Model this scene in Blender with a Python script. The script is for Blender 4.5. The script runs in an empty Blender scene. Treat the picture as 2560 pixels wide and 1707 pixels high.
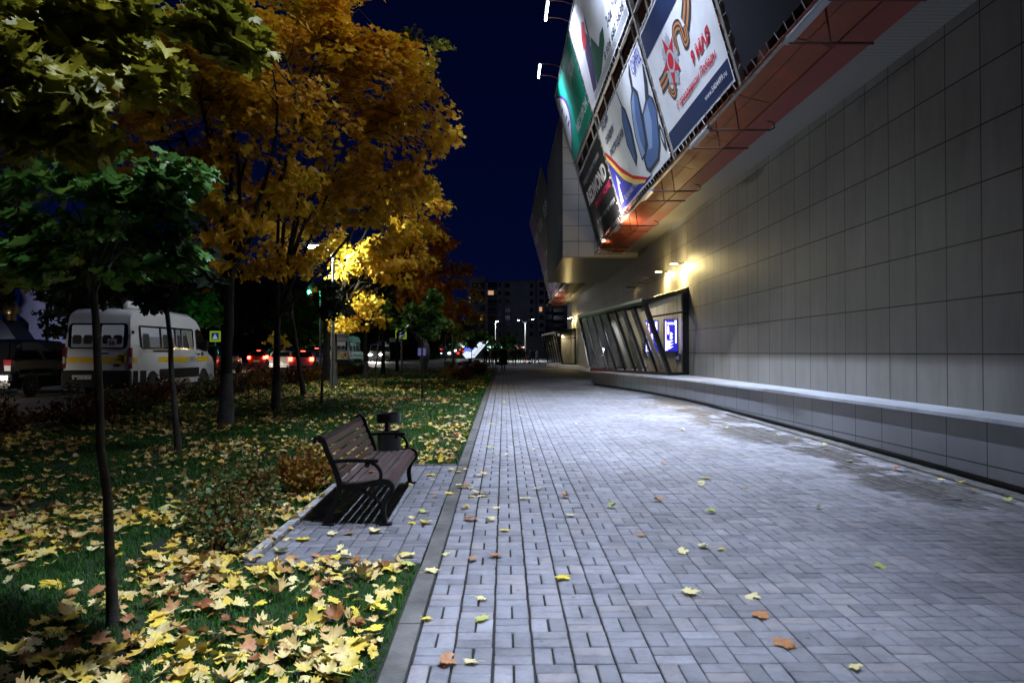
import bpy, bmesh, math, random
import numpy as np
from mathutils import Vector, Matrix, noise
R = math.radians
random.seed(11); rng = np.random.default_rng(7)
S = bpy.context.scene
C = S.collection

# ---------------------------------------------------------------- camera
FPX = 1850.0                                   # focal length in pixels of a 2560 px wide frame
cam_d = bpy.data.cameras.new('camera'); cam = bpy.data.objects.new('camera', cam_d); C.objects.link(cam)
cam_d.sensor_width = 36; cam_d.lens = 36 * FPX / 2560
cam_d.clip_start = 0.05; cam_d.clip_end = 2000
cam.location = (0, 0, 1.6); cam.rotation_euler = (R(90.85), 0, R(-0.62))
cam_d.dof.use_dof = False
S.camera = cam
S.render.resolution_x = 1024; S.render.resolution_y = 682
S.view_settings.view_transform = 'Standard'; S.view_settings.look = 'None'
S.view_settings.exposure = 0.0; S.view_settings.gamma = 1.0
S.cycles.use_denoising = True
S.cycles.max_bounces = 6; S.cycles.diffuse_bounces = 3; S.cycles.glossy_bounces = 3
S.cycles.transmission_bounces = 5; S.cycles.transparent_max_bounces = 12
S.cycles.caustics_reflective = False; S.cycles.caustics_refractive = False
S.cycles.sample_clamp_indirect = 4.0
S.cycles.use_light_tree = True

# ---------------------------------------------------------------- night sky (clear deep blue, a little paler low down)
W = bpy.data.worlds.new('World'); S.world = W; W.use_nodes = True
nt = W.node_tree; bg = nt.nodes['Background']
tc = nt.nodes.new('ShaderNodeTexCoord'); sx = nt.nodes.new('ShaderNodeSeparateXYZ')
rp = nt.nodes.new('ShaderNodeValToRGB')
rp.color_ramp.elements[0].position = 0.0; rp.color_ramp.elements[0].color = (0.0005, 0.0026, 0.0205, 1)
rp.color_ramp.elements[1].position = 0.75; rp.color_ramp.elements[1].color = (0.0003, 0.0008, 0.0065, 1)
e = rp.color_ramp.elements.new(0.25); e.color = (0.0003, 0.0017, 0.0165, 1)
nt.links.new(tc.outputs['Generated'], sx.inputs[0]); nt.links.new(sx.outputs['Z'], rp.inputs[0])
nt.links.new(rp.outputs[0], bg.inputs[0]); bg.inputs[1].default_value = 1.0

# floodlights along the top edge of the billboards: (distance along the wall, power down, cone in degrees,
# power onto the boards, lean across, lean along, power spilling towards the trees)
TOPLAMPS = ((29.9, 0, 60, 60, 0, 0, 150), (24.6, 0, 60, 80, 0, 0, 190), (19.3, 540, 64, 150, .15, -.12, 120), (14.0, 800, 74, 75, .20, 0.06, 120), (8.7, 330, 62, 15, -.06, .12, 60), (3.4, 200, 42, 8, -.17, .05, 28))

# ---------------------------------------------------------------- helpers
def gz(y):                                     # height of the lawn and the paving: rises gently, then level
    return float(np.interp(y, [-20, 0, 4, 24, 30, 400], [-0.0, 0.0, 0.052, 0.312, 0.34, 0.34]))
ROADZ = 0.25
def wp(px, py, Y):                             # a point at distance Y seen at pixel (px, py) of the photograph
    return Vector(((px - 1260) / FPX * Y, Y, 1.6 + (881 - py) / FPX * Y))
def xat(px, Y): return (px - 1260) / FPX * Y
def tag(o, label=None, cat=None, group=None, kind=None):
    if label: o['label'] = label
    if cat: o['category'] = cat
    if group: o['group'] = group
    if kind: o['kind'] = kind
    return o
def empty(name, loc, rz=0.0, **k):
    o = bpy.data.objects.new(name, None); C.objects.link(o); o.empty_display_size = 0.2
    o.location = loc; o.rotation_euler = (0, 0, rz)
    return tag(o, **k)
def copy_tree(o, parent=None):
    c = o.copy(); C.objects.link(c); c.parent = parent
    for ch in o.children: copy_tree(ch, c)
    return c
class MB:
    def __init__(s): s.v = []; s.f = []; s.m = []
    def add(s, vs, fs, m=0):
        n = len(s.v); s.v += [tuple(p) for p in vs]
        for f in fs: s.f.append(tuple(i + n for i in f)); s.m.append(m)
        return s
    def box(s, a, b, m=0, mat=None):
        x0, y0, z0 = a; x1, y1, z1 = b
        vs = [Vector((x, y, z)) for z in (z0, z1) for x, y in ((x0, y0), (x1, y0), (x1, y1), (x0, y1))]
        if mat is not None: vs = [mat @ p for p in vs]
        return s.add(vs, [(0, 3, 2, 1), (4, 5, 6, 7), (0, 1, 5, 4), (1, 2, 6, 5), (2, 3, 7, 6), (3, 0, 4, 7)], m)
    def bar(s, p, q, w, h=None, m=0, up=(0, 0, 1)):
        p = Vector(p); q = Vector(q); d = (q - p)
        if d.length < 1e-6: return s
        h = h or w; z = d.normalized(); u = Vector(up)
        if abs(z.dot(u)) > .98: u = Vector((1, 0, 0))
        x = u.cross(z).normalized() * w / 2; y = z.cross(x).normalized() * h / 2
        vs = [c + a * x + b * y for c in (p, q) for a, b in ((-1, -1), (1, -1), (1, 1), (-1, 1))]
        return s.add(vs, [(0, 3, 2, 1), (4, 5, 6, 7), (0, 1, 5, 4), (1, 2, 6, 5), (2, 3, 7, 6), (3, 0, 4, 7)], m)
    def tube(s, pts, rad, n=8, m=0, cap=True):
        pts = [Vector(p) for p in pts]
        if not hasattr(rad, '__len__'): rad = [rad] * len(pts)
        vs = []; prev = None
        for i, p in enumerate(pts):
            d = (pts[min(i + 1, len(pts) - 1)] - pts[max(i - 1, 0)]).normalized()
            u = prev if prev is not None else (Vector((0, 0, 1)) if abs(d.z) < .9 else Vector((1, 0, 0)))
            x = (u - d * u.dot(d)).normalized(); prev = x; y = d.cross(x)
            for k in range(n):
                a = 2 * math.pi * k / n; vs.append(p + (x * math.cos(a) + y * math.sin(a)) * rad[i])
        fs = [(i * n + k, i * n + (k + 1) % n, (i + 1) * n + (k + 1) % n, (i + 1) * n + k) for i in range(len(pts) - 1) for k in range(n)]
        if cap: fs += [tuple(range(n))[::-1], tuple(range((len(pts) - 1) * n, len(pts) * n))]
        return s.add(vs, fs, m)
    def lathe(s, prof, n=16, m=0, c=(0, 0, 0), axis='z'):
        vs = []; c = Vector(c)
        for r, h in prof:
            for k in range(n):
                a = 2 * math.pi * k / n; x, y = r * math.cos(a), r * math.sin(a)
                vs.append(c + (Vector((x, y, h)) if axis == 'z' else Vector((h, x, y)) if axis == 'x' else Vector((x, h, y))))
        L = len(prof)
        fs = [(i * n + k, i * n + (k + 1) % n, (i + 1) * n + (k + 1) % n, (i + 1) * n + k) for i in range(L - 1) for k in range(n)]
        fs += [tuple(range(n))[::-1], tuple(range((L - 1) * n, L * n))]
        return s.add(vs, fs, m)
    def prism(s, poly, a, b, plane='xz', m=0):     # polygon in a plane, extruded along the third axis from a to b
        def P(u, v, w): return {'xz': (u, w, v), 'yz': (w, u, v), 'xy': (u, v, w)}[plane]
        n = len(poly); vs = [P(u, v, a) for u, v in poly] + [P(u, v, b) for u, v in poly]
        fs = [tuple(range(n))[::-1], tuple(range(n, 2 * n))] + [(i, (i + 1) % n, n + (i + 1) % n, n + i) for i in range(n)]
        return s.add(vs, fs, m)
    def quad(s, a, b, c, d, m=0): return s.add([a, b, c, d], [(0, 1, 2, 3)], m)
    def ball(s, c, r, n=10, m=0):
        r = Vector((r, r, r)) if not hasattr(r, '__len__') else Vector(r); c = Vector(c); vs = []; L = n // 2
        for i in range(L + 1):
            t = math.pi * i / L
            for k in range(n):
                a = 2 * math.pi * k / n
                vs.append(c + Vector((r.x * math.sin(t) * math.cos(a), r.y * math.sin(t) * math.sin(a), r.z * math.cos(t))))
        return s.add(vs, [(i * n + k, (i + 1) * n + k, (i + 1) * n + (k + 1) % n, i * n + (k + 1) % n) for i in range(L) for k in range(n)], m)
    def build(s, name, mats, parent=None, smooth=False, bevel=0, fix=True):
        me = bpy.data.meshes.new(name); me.from_pydata(s.v, [], s.f)
        if not isinstance(mats, (list, tuple)): mats = [mats]
        for q in mats: me.materials.append(q)
        if len(mats) > 1: me.polygons.foreach_set('material_index', s.m)
        if fix and len(s.f) < 60000:
            bm = bmesh.new(); bm.from_mesh(me)
            if smooth: bmesh.ops.remove_doubles(bm, verts=bm.verts, dist=1e-5)
            bmesh.ops.recalc_face_normals(bm, faces=bm.faces)
            bm.to_mesh(me); bm.free()
        me.update()
        if smooth:
            me.polygons.foreach_set('use_smooth', [True] * len(me.polygons))
            try: me.set_sharp_from_angle(angle=R(38))
            except Exception: pass
        o = bpy.data.objects.new(name, me); C.objects.link(o); o.parent = parent
        if bevel:
            b = o.modifiers.new('bevel', 'BEVEL'); b.width = bevel; b.segments = 2; b.limit_method = 'ANGLE'; b.angle_limit = R(35)
        return o
def np_mesh(name, V, F, mats, parent=None, smooth=False, attr=None):   # V (n,3), F (m,k) all faces with k corners
    me = bpy.data.meshes.new(name); F = np.asarray(F, np.int32); V = np.asarray(V, np.float32)
    me.vertices.add(len(V)); me.vertices.foreach_set('co', V.ravel())
    me.loops.add(F.size); me.loops.foreach_set('vertex_index', F.ravel())
    me.polygons.add(len(F)); me.polygons.foreach_set('loop_start', np.arange(0, F.size, F.shape[1], dtype=np.int32))
    if smooth: me.polygons.foreach_set('use_smooth', np.ones(len(F), bool))
    for q in (mats if isinstance(mats, (list, tuple)) else [mats]): me.materials.append(q)
    if attr is not None:
        a = me.attributes.new('tint', 'FLOAT', 'POINT'); a.data.foreach_set('value', np.asarray(attr, np.float32))
    me.update(calc_edges=True)
    o = bpy.data.objects.new(name, me); C.objects.link(o); o.parent = parent
    return o

# ---------------------------------------------------------------- materials
def newmat(name):
    m = bpy.data.materials.new(name); m.use_nodes = True
    return m, m.node_tree, m.node_tree.nodes['Principled BSDF']
def nd(t, typ, **k):
    n = t.nodes.new('ShaderNode' + typ)
    for a, b in k.items(): setattr(n, a, b)
    return n
def ramp(t, fac, stops):
    r = nd(t, 'ValToRGB'); el = r.color_ramp.elements
    while len(el) > 1: el.remove(el[-1])
    el[0].position = stops[0][0]; el[0].color = (*stops[0][1], 1)
    for p, c in stops[1:]:
        q = el.new(p); q.color = (*c, 1)
    t.links.new(fac, r.inputs[0]); return r.outputs[0]
def coord(t, scale=1.0, kind='Object', sc=None):
    c = nd(t, 'TexCoord'); mp = nd(t, 'Mapping'); t.links.new(c.outputs[kind], mp.inputs[0])
    mp.inputs['Scale'].default_value = sc if sc else (scale,) * 3
    return mp.outputs[0]
def noise_tex(t, vec, scale, detail=4, rough=.55):
    n = nd(t, 'TexNoise'); n.inputs['Scale'].default_value = scale; n.inputs['Detail'].default_value = detail
    n.inputs['Roughness'].default_value = rough; t.links.new(vec, n.inputs['Vector']); return n.outputs['Fac']
def bump(t, b, h, strength, dist=.02):
    n = nd(t, 'Bump'); n.inputs['Strength'].default_value = strength; n.inputs['Distance'].default_value = dist
    t.links.new(h, n.inputs['Height']); t.links.new(n.outputs[0], b.inputs['Normal'])
def mat(name, col, rough=.6, metal=0., var=.0, vs=4., bmp=0., bs=60., spec=None, coat=0., sc=None):
    m, t, b = newmat(name)
    b.inputs['Roughness'].default_value = rough; b.inputs['Metallic'].default_value = metal
    b.inputs['Base Color'].default_value = (*col, 1)
    if spec is not None: b.inputs['Specular IOR Level'].default_value = spec
    if coat: b.inputs['Coat Weight'].default_value = coat; b.inputs['Coat Roughness'].default_value = .06
    if var or bmp:
        v = coord(t, 1.0, sc=sc)
        if var:
            f = noise_tex(t, v, vs, 6, .62)
            lo = tuple(max(0, c * (1 - var)) for c in col); hi = tuple(min(1, c * (1 + var)) for c in col)
            t.links.new(ramp(t, f, [(.3, lo), (.7, hi)]), b.inputs['Base Color'])
            rr = nd(t, 'MapRange'); rr.inputs['To Min'].default_value = max(.02, rough - .12); rr.inputs['To Max'].default_value = min(1, rough + .12)
            t.links.new(f, rr.inputs[0]); t.links.new(rr.outputs[0], b.inputs['Roughness'])
        if bmp: bump(t, b, noise_tex(t, v, bs, 5, .6), bmp, .01)
    return m
def emis(name, col, strength):
    m, t, b = newmat(name)
    b.inputs['Base Color'].default_value = (*[min(1, c * .5) for c in col], 1)
    b.inputs['Emission Color'].default_value = (*col, 1); b.inputs['Emission Strength'].default_value = strength
    return m
def glassmat(name, col=(.9, .95, 1), rough=.02, alpha=.15, refl=.5):
    m, t, b = newmat(name); t.nodes.remove(b); out = t.nodes['Material Output']
    tr = nd(t, 'BsdfTransparent'); tr.inputs[0].default_value = (*col, 1)
    gl = nd(t, 'BsdfGlossy'); gl.inputs['Roughness'].default_value = rough
    lw = nd(t, 'LayerWeight'); lw.inputs[0].default_value = .5; fr = nd(t, 'Math', operation='POWER'); fr.inputs[1].default_value = 3.5; t.links.new(lw.outputs['Facing'], fr.inputs[0])
    mx = nd(t, 'MixShader'); ad = nd(t, 'Math', operation='MULTIPLY_ADD'); ad.inputs[1].default_value = refl * 2; ad.inputs[2].default_value = alpha * .3
    ad.use_clamp = True
    t.links.new(fr.outputs[0], ad.inputs[0]); t.links.new(ad.outputs[0], mx.inputs[0])
    t.links.new(tr.outputs[0], mx.inputs[1]); t.links.new(gl.outputs[0], mx.inputs[2]); t.links.new(mx.outputs[0], out.inputs[0])
    return m
def leafmat(name, stops, ns=1.2, rough=.5, trans=.35, veins=False):
    m, t, b = newmat(name); out = t.nodes['Material Output']
    g = nd(t, 'NewGeometry'); v = coord(t, 1.0); f = noise_tex(t, v, ns, 3, .6)
    mr = nd(t, 'MapRange'); mr.inputs['From Min'].default_value = .32; mr.inputs['From Max'].default_value = .68; t.links.new(f, mr.inputs[0])
    a = nd(t, 'Mix', data_type='FLOAT'); a.inputs[0].default_value = .45
    t.links.new(mr.outputs[0], a.inputs[2]); t.links.new(g.outputs['Random Per Island'], a.inputs[3])
    c = ramp(t, a.outputs[0], stops)
    if veins:
        f2 = noise_tex(t, v, 55, 4, .7)
        mm = nd(t, 'Mix', data_type='RGBA', blend_type='MULTIPLY'); mm.inputs[0].default_value = .55
        t.links.new(c, mm.inputs[6]); t.links.new(ramp(t, f2, [(.25, (.55, .42, .30)), (.5, (1, 1, 1))]), mm.inputs[7]); c = mm.outputs[2]
    t.links.new(c, b.inputs['Base Color']); b.inputs['Roughness'].default_value = rough; b.inputs['Specular IOR Level'].default_value = .3
    if trans:
        tl = nd(t, 'BsdfTranslucent'); t.links.new(c, tl.inputs[0]); mx = nd(t, 'MixShader'); mx.inputs[0].default_value = trans
        t.links.new(b.outputs[0], mx.inputs[1]); t.links.new(tl.outputs[0], mx.inputs[2]); t.links.new(mx.outputs[0], out.inputs[0])
    return m

M = {}
M['asphalt'] = mat('asphalt', (.05, .047, .045), .75, var=.3, vs=3, bmp=.5, bs=90)
M['kerb'] = mat('kerb', (.115, .11, .10), .85, var=.55, vs=3.2, bmp=.5, bs=40)
M['soil'] = mat('soil', (.016, .018, .008), .95, var=.6, vs=5, bmp=1, bs=20)
M['bark'] = mat('bark', (.020, .016, .013), .95, var=.5, vs=3, bmp=1, bs=22, sc=(3, 3, .6))
M['youngbark'] = mat('youngbark', (.055, .046, .038), .85, var=.4, vs=6, bmp=.6, bs=40, sc=(1, 1, 2.5))
M['limewash'] = mat('limewash', (.085, .083, .085), .95, var=.45, vs=5, bmp=.8, bs=30)
M['black'] = mat('black', (.008, .008, .009), .45)
M['iron'] = mat('iron', (.005, .005, .006), .42, var=.3, vs=20, bmp=.25, bs=80, spec=.25)
M['frame'] = mat('frame', (.018, .018, .02), .35)
M['steel'] = mat('steel', (.42, .43, .45), .35, metal=.9)
M['galv'] = mat('galv', (.30, .28, .25), .5, metal=.6, var=.3, vs=9)
M['rust'] = mat('rust', (.075, .02, .012), .5, var=.4, vs=3)
M['rustred'] = mat('rustred', (.17, .034, .012), .5, var=.35, vs=1.3, bmp=.15, bs=6, spec=.12)
M['pinkred'] = mat('pinkred', (.19, .052, .042), .55, var=.15, vs=1.2, spec=.12)
M['postgrey'] = mat('postgrey', (.35, .35, .35), .5, metal=.5)
M['rubber'] = mat('rubber', (.012, .012, .013), .8)
M['plasticgrey'] = mat('plasticgrey', (.014, .014, .015), .7, spec=.2)
M['lightgrey'] = mat('lightgrey', (.5, .5, .5), .5)

def brick_panels(name, pw, ph, base, rough=.4, uv_axes=('Y', 'Z'), off=(0., 0.), jw=.012, var=.14, spec=.5, stain=.25, jcol=.02):
    """cladding panels with recessed dark open joints; joints and tone per panel from object coordinates"""
    m, t, b = newmat(name); c = nd(t, 'TexCoord'); s = nd(t, 'SeparateXYZ'); t.links.new(c.outputs['Object'], s.inputs[0])
    def mth(op, a, bb=None, cl=False):
        n = nd(t, 'Math', operation=op); n.use_clamp = cl
        for i, q in enumerate((a, bb)):
            if q is None: continue
            if isinstance(q, (int, float)): n.inputs[i].default_value = q
            else: t.links.new(q, n.inputs[i])
        return n.outputs[0]
    fr = []; fl = []; mask = None
    for ax, w, o in ((uv_axes[0], pw, off[0]), (uv_axes[1], ph, off[1])):
        q = mth('DIVIDE', mth('ADD', s.outputs[ax], 1000 * w + o), w); f = mth('FRACT', q); fl.append(mth('FLOOR', q))
        d = mth('MULTIPLY', mth('MINIMUM', f, mth('SUBTRACT', 1.0, f)), w)
        k = mth('LESS_THAN', d, jw / 2); mask = k if mask is None else mth('MAXIMUM', mask, k)
    cx = nd(t, 'CombineXYZ'); t.links.new(fl[0], cx.inputs[0]); t.links.new(fl[1], cx.inputs[1])
    wn = nd(t, 'TexWhiteNoise'); t.links.new(cx.outputs[0], wn.inputs['Vector'])
    v = coord(t, 1.0); f1 = noise_tex(t, v, .8, 5, .6); f2 = noise_tex(t, coord(t, sc=(1, 2.5, .5)), 2.2, 5, .65)
    k = mth('ADD', mth('MULTIPLY', mth('SUBTRACT', wn.outputs['Value'], .5), var), mth('MULTIPLY', mth('SUBTRACT', f2, .5), stain * 2))
    k = mth('ADD', k, mth('MULTIPLY', mth('SUBTRACT', f1, .5), stain * 1.6)); k = mth('ADD', k, 1.0)
    vm = nd(t, 'VectorMath', operation='SCALE'); vm.inputs[0].default_value = base; t.links.new(k, vm.inputs['Scale'])
    mx = nd(t, 'Mix', data_type='RGBA'); t.links.new(mask, mx.inputs[0]); t.links.new(vm.outputs[0], mx.inputs[6]); mx.inputs[7].default_value = (jcol, jcol, jcol, 1)
    t.links.new(mx.outputs[2], b.inputs['Base Color']); b.inputs['Specular IOR Level'].default_value = spec
    rr = nd(t, 'MapRange'); rr.inputs['To Min'].default_value = rough - .1; rr.inputs['To Max'].default_value = rough + .12
    t.links.new(f2, rr.inputs[0]); t.links.new(rr.outputs[0], b.inputs['Roughness'])
    hh = mth('ADD', mth('MULTIPLY', mth('SUBTRACT', 1.0, mask), 1.0), mth('MULTIPLY', noise_tex(t, v, 140, 3), .02))
    hh = mth('ADD', hh, mth('MULTIPLY', noise_tex(t, v, 3.0, 2), .05))
    bump(t, b, hh, .6, .012)
    return m
# ================================================================ GROUND
def sheet(name, x0, x1, ys, dz, m, nx=1, kind='structure'):
    b = MB(); xs = np.linspace(x0, x1, nx + 1)
    for i in range(len(ys) - 1):
        for j in range(nx):
            b.quad((xs[j], ys[i], gz(ys[i]) + dz), (xs[j + 1], ys[i], gz(ys[i]) + dz), (xs[j + 1], ys[i + 1], gz(ys[i + 1]) + dz), (xs[j], ys[i + 1], gz(ys[i + 1]) + dz))
    return tag(b.build(name, m, smooth=True), kind=kind)
YS = [-12, -4, 0, 4, 8, 12, 16, 20, 24, 27, 30, 62]
sheet('ground', -500, 500, [-12, 0, 4, 24, 30, 60, 120, 600], -.14, M['asphalt'])
sheet('road', -30, -10.62, [-12, 0, 4, 24, 30, 60, 140], -.09, M['asphalt'])
M['lawn'] = mat('lawn', (.012, .020, .006), .95, var=.7, vs=3, bmp=1, bs=30)
lawn = sheet('lawn', -10.4, -.6, YS, 0.0, M['lawn'])
sheet('verge', -60, -30.3, [-12, 0, 4, 24, 30, 60, 140], -.02, M['lawn'])
M['plaza'] = brick_panels('plaza', .6, .6, (.17, .165, .17), .6, ('X', 'Y'), jw=.02, var=.2)
sheet('plaza', -60, 60, [62, 90, 150], .0, M['plaza'])
# road markings
M['paint'] = mat('paint', (.6, .6, .58), .6, var=.3, vs=6)
mk = MB()
for y in range(8, 130, 6):
    for x in (-15.9, -21.2): mk.quad(*[(x + a, y + b, gz(y + b) - .086) for a, b in ((-.06, 0), (.06, 0), (.06, 3), (-.06, 3))])
for x in (-10.95,):
    for y in range(0, 120, 3): mk.quad(*[(x + a, y + b, gz(y + b) - .086) for a, b in ((-.05, 0), (.05, 0), (.05, 3), (-.05, 3))])
tag(mk.build('road_marking', M['paint'], fix=False), kind='structure')
# kerb between path and lawn, road kerb, edging of the bench bay
def kerb(name, pts, w, h, step=1.0, m=None, dz=0.):
    b = MB()
    for (x0, y0), (x1, y1) in zip(pts, pts[1:]):
        L = math.hypot(x1 - x0, y1 - y0); n = max(1, round(L / step))
        for i in range(n):
            t0 = i / n + .004 / L; t1 = (i + 1) / n - .004 / L
            a = Vector((x0 + (x1 - x0) * t0, y0 + (y1 - y0) * t0, 0)); c = Vector((x0 + (x1 - x0) * t1, y0 + (y1 - y0) * t1, 0))
            a.z = gz(a.y) + h / 2 - .06 + dz + random.uniform(-.003, .003); c.z = gz(c.y) + h / 2 - .06 + dz + random.uniform(-.003, .003)
            a.x += random.uniform(-.003, .003)
            b.bar(a, c, w, h + .12)
    return tag(b.build(name, m or M['kerb'], bevel=.008), kind='structure')
kerb('path_kerb', [(-.535, 1.0), (-.535, 5.3)], .125, .012)
kerb('path_kerb', [(-.535, 5.3), (-.535, 9.7)], .125, .004)
kerb('path_kerb', [(-.535, 9.7), (-.56, 62)], .125, .012)
kerb('road_kerb', [(-10.5, -10), (-10.5, 62)], .18, .03)
kerb('road_kerb', [(-30.2, -10), (-30.2, 130)], .18, .03)
kerb('bay_kerb', [(-1.85, 5.33), (-.62, 5.33)], .08, .035)
M['whitekerb'] = mat('whitekerb', (.32, .31, .30), .9, var=.5, vs=9, bmp=.5)
kerb('bay_kerb', [(-1.85, 5.4), (-1.85, 9.6)], .08, .05, m=M['whitekerb'])
kerb('bay_kerb', [(-1.85, 9.66), (-.62, 9.66)], .08, .02)
M['bed'] = mat('bed', (.022, .021, .018), .95, var=.6, vs=9, bmp=1, bs=50)
sheet('paving_bed', -.48, 6.3, YS, -.013, M['bed'])
b = MB(); b.quad(*[(x, y, gz(y) + .004) for x, y in ((-1.82, 5.36), (-.6, 5.36), (-.6, 9.63), (-1.82, 9.63))]); tag(b.build('bay_bed', M['bed']), kind='structure')
# pavers: basket pattern of 10 x 20 cm blocks, every block modelled
def pavers(name, x0, x1, y0, y1, top, gapw, seed, p=.2055, m=None):
    rs = np.random.default_rng(seed); nx = int((x1 - x0) / p); ny = int((y1 - y0) / p); out = []
    i, j = np.meshgrid(np.arange(nx), np.arange(ny), indexing='ij'); i = i.ravel(); j = j.ravel()
    par = (i + j) % 2
    for k in (0, 1):
        cx = x0 + (i + .5) * p + np.where(par == 0, (k - .5) * p / 2, 0); cy = y0 + (j + .5) * p + np.where(par == 1, (k - .5) * p / 2, 0)
        g = gapw(cx)
        # whole columns drift a little so that the joints along the path are wider than the ones across it
        hx = np.where(par == 0, p / 4, p / 2) - g / 2 * np.where(par == 0, 1, 1.3); hy = np.where(par == 0, p / 2, p / 4) - .0024
        out.append(np.stack([cx, cy, hx, hy], 1))
    q = np.concatenate(out); n = len(q)
    q[:, 0] += rs.normal(0, .0011, n); q[:, 1] += rs.normal(0, .0011, n)
    rot = rs.normal(0, .008, n); dz = rs.normal(0, .0011, n); tx = rs.normal(0, .006, n); ty = rs.normal(0, .006, n)
    sgn = np.array([[-1, -1], [1, -1], [1, 1], [-1, 1]]); V = np.zeros((n, 12, 3)); gy = np.interp(q[:, 1], [0, 4, 24, 30, 400], [0, .052, .312, .34, .34])
    for l, (ins, z) in enumerate(((.0065, 0.), (0., -.0042), (0., -.016))):
        for c in range(4):
            dx = sgn[c, 0] * (q[:, 2] - ins); dy = sgn[c, 1] * (q[:, 3] - ins)
            V[:, l * 4 + c, 0] = q[:, 0] + dx - dy * rot; V[:, l * 4 + c, 1] = q[:, 1] + dy + dx * rot
            V[:, l * 4 + c, 2] = gy + top + z + dz + (dx * tx + dy * ty if l < 2 else 0)
    base = np.array([[0, 1, 2, 3]] + [[4 + c, 4 + (c + 1) % 4, (c + 1) % 4, c] for c in range(4)] + [[8 + c, 8 + (c + 1) % 4, 4 + (c + 1) % 4, 4 + c] for c in range(4)])
    F = (base[None] + (np.arange(n) * 12)[:, None, None]).reshape(-1, 4)
    # damp blocks along the wall side, block by block
    w = np.array([noise.fractal(Vector((x * .55, y * .33, 3.1)), 1, 2, 4) for x, y in q[:, :2]])
    near = np.exp(-((q[:, 0] - 4.55) / .95) ** 2) * np.clip((q[:, 1] - 4) / 4, .25, 1) * np.clip((30 - q[:, 1]) / 8, 0, 1)
    w2 = np.array([noise.noise(Vector((x * 2.1, y * 1.5, 9.))) for x, y in q[:, :2]])
    wet = np.clip((w * .9 + w2 * .45 + near * 1.15 - .74) * 5 + rs.normal(0, .6, n), 0, 1) * near ** .5 * np.clip((q[:, 1] - 5.5) / 2.5, 0, 1)
    return tag(np_mesh(name, V.reshape(-1, 3), F, m, attr=np.repeat(wet, 12)), kind='structure')
def paver_mat(name, base=(.30, .30, .325)):
    m, t, b = newmat(name); g = nd(t, 'NewGeometry'); v = coord(t, 1.)
    at = nd(t, 'Attribute', attribute_name='tint')
    c = ramp(t, g.outputs['Random Per Island'], [(0, tuple(x * .72 for x in base)), (.3, tuple(x * .93 for x in base)), (.7, tuple(x * 1.03 for x in base)), (.9, (base[0] * 1.16, base[1] * 1.07, base[2] * 1.0)), (1, tuple(x * 1.22 for x in base))])
    def mul(c, fac_c, k):
        mm = nd(t, 'Mix', data_type='RGBA', blend_type='MULTIPLY'); mm.inputs[0].default_value = k
        t.links.new(c, mm.inputs[6]); t.links.new(fac_c, mm.inputs[7]); return mm.outputs[2]
    c = mul(c, ramp(t, noise_tex(t, v, .55, 6, .65), [(.3, (.62, .61, .60)), (.6, (1.05, 1.05, 1.07))]), .9)
    c = mul(c, ramp(t, noise_tex(t, v, 9, 6, .7), [(.3, (.62, .62, .62)), (.55, (1.08, 1.08, 1.08))]), .75)
    c = mul(c, ramp(t, noise_tex(t, v, 300, 3, .6), [(.35, (.72, .72, .72)), (.6, (1.1, 1.1, 1.1))]), .8)
    vo = nd(t, 'TexVoronoi'); vo.inputs['Scale'].default_value = 4.5; t.links.new(v, vo.inputs['Vector'])     # gum and drips
    c = mul(c, ramp(t, vo.outputs['Distance'], [(.045, (.28, .27, .25)), (.075, (1, 1, 1))]), .7)
    wm = nd(t, 'Mix', data_type='RGBA'); t.links.new(at.outputs['Fac'], wm.inputs[0]); t.links.new(c, wm.inputs[6])
    wm2 = nd(t, 'Mix', data_type='RGBA', blend_type='MULTIPLY'); wm2.inputs[0].default_value = 1; t.links.new(c, wm2.inputs[6]); wm2.inputs[7].default_value = (.34, .32, .28, 1)
    t.links.new(wm2.outputs[2], wm.inputs[7]); t.links.new(wm.outputs[2], b.inputs['Base Color'])
    rr = nd(t, 'MapRange'); rr.inputs['To Min'].default_value = .62; rr.inputs['To Max'].default_value = .40
    t.links.new(at.outputs['Fac'], rr.inputs[0]); t.links.new(rr.outputs[0], b.inputs['Roughness'])
    bump(t, b, noise_tex(t, v, 160, 5, .7), .45, .004)
    return m
M['paver'] = paver_mat('paver')
M['paver_old'] = paver_mat('paver_old', (.215, .215, .235))
pavers('paving', -.466, 6.1, -.6, 61.5, 0.0, lambda x: np.where(x < .45, .013, np.where(x < .85, .010, .0052)), 3, m=M['paver'])
pavers('bay_paving', -1.804, -.598, 5.38, 9.62, .017, lambda x: .008 + 0 * x, 4, p=.2008, m=M['paver_old'])

# ================================================================ SHOPPING CENTRE
def part(mb, name, m, par, **k):
    o = mb.build(name, m, par, **k); p = par; off = Vector((0, 0, 0))
    while p: off -= p.location; p = p.parent
    o.location = off if par.type == 'EMPTY' else (0, 0, 0)
    return o
mall = empty('shopping_centre', (6, 0, 0), label='long grey panel clad shopping centre overhanging the paved walk', cat='building')
PW, PH = .745, .72
M['panel'] = brick_panels('panel', PW, PH, (.155, .148, .134), .48, spec=.3, off=(-.27, -.14), jw=.019, stain=.36, jcol=.004)
M['plinthpanel'] = brick_panels('plinthpanel', PW, .54, (.155, .16, .175), .42, off=(-.1, -.33), jw=.017, stain=.2, jcol=.004)
M['whitetile'] = brick_panels('whitetile', .72, .70, (.56, .55, .55), .35, ('X', 'Z'), off=(-2.62, -5.86), jw=.018, stain=.06, var=.07, jcol=.03)
M['shadetile'] = brick_panels('shadetile', .72, .70, (.12, .12, .125), .45, ('Y', 'Z'), off=(-33, -5.86), jw=.014, stain=.1, jcol=.04)  # same tile as the white end, its lack of light put into the colour
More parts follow.
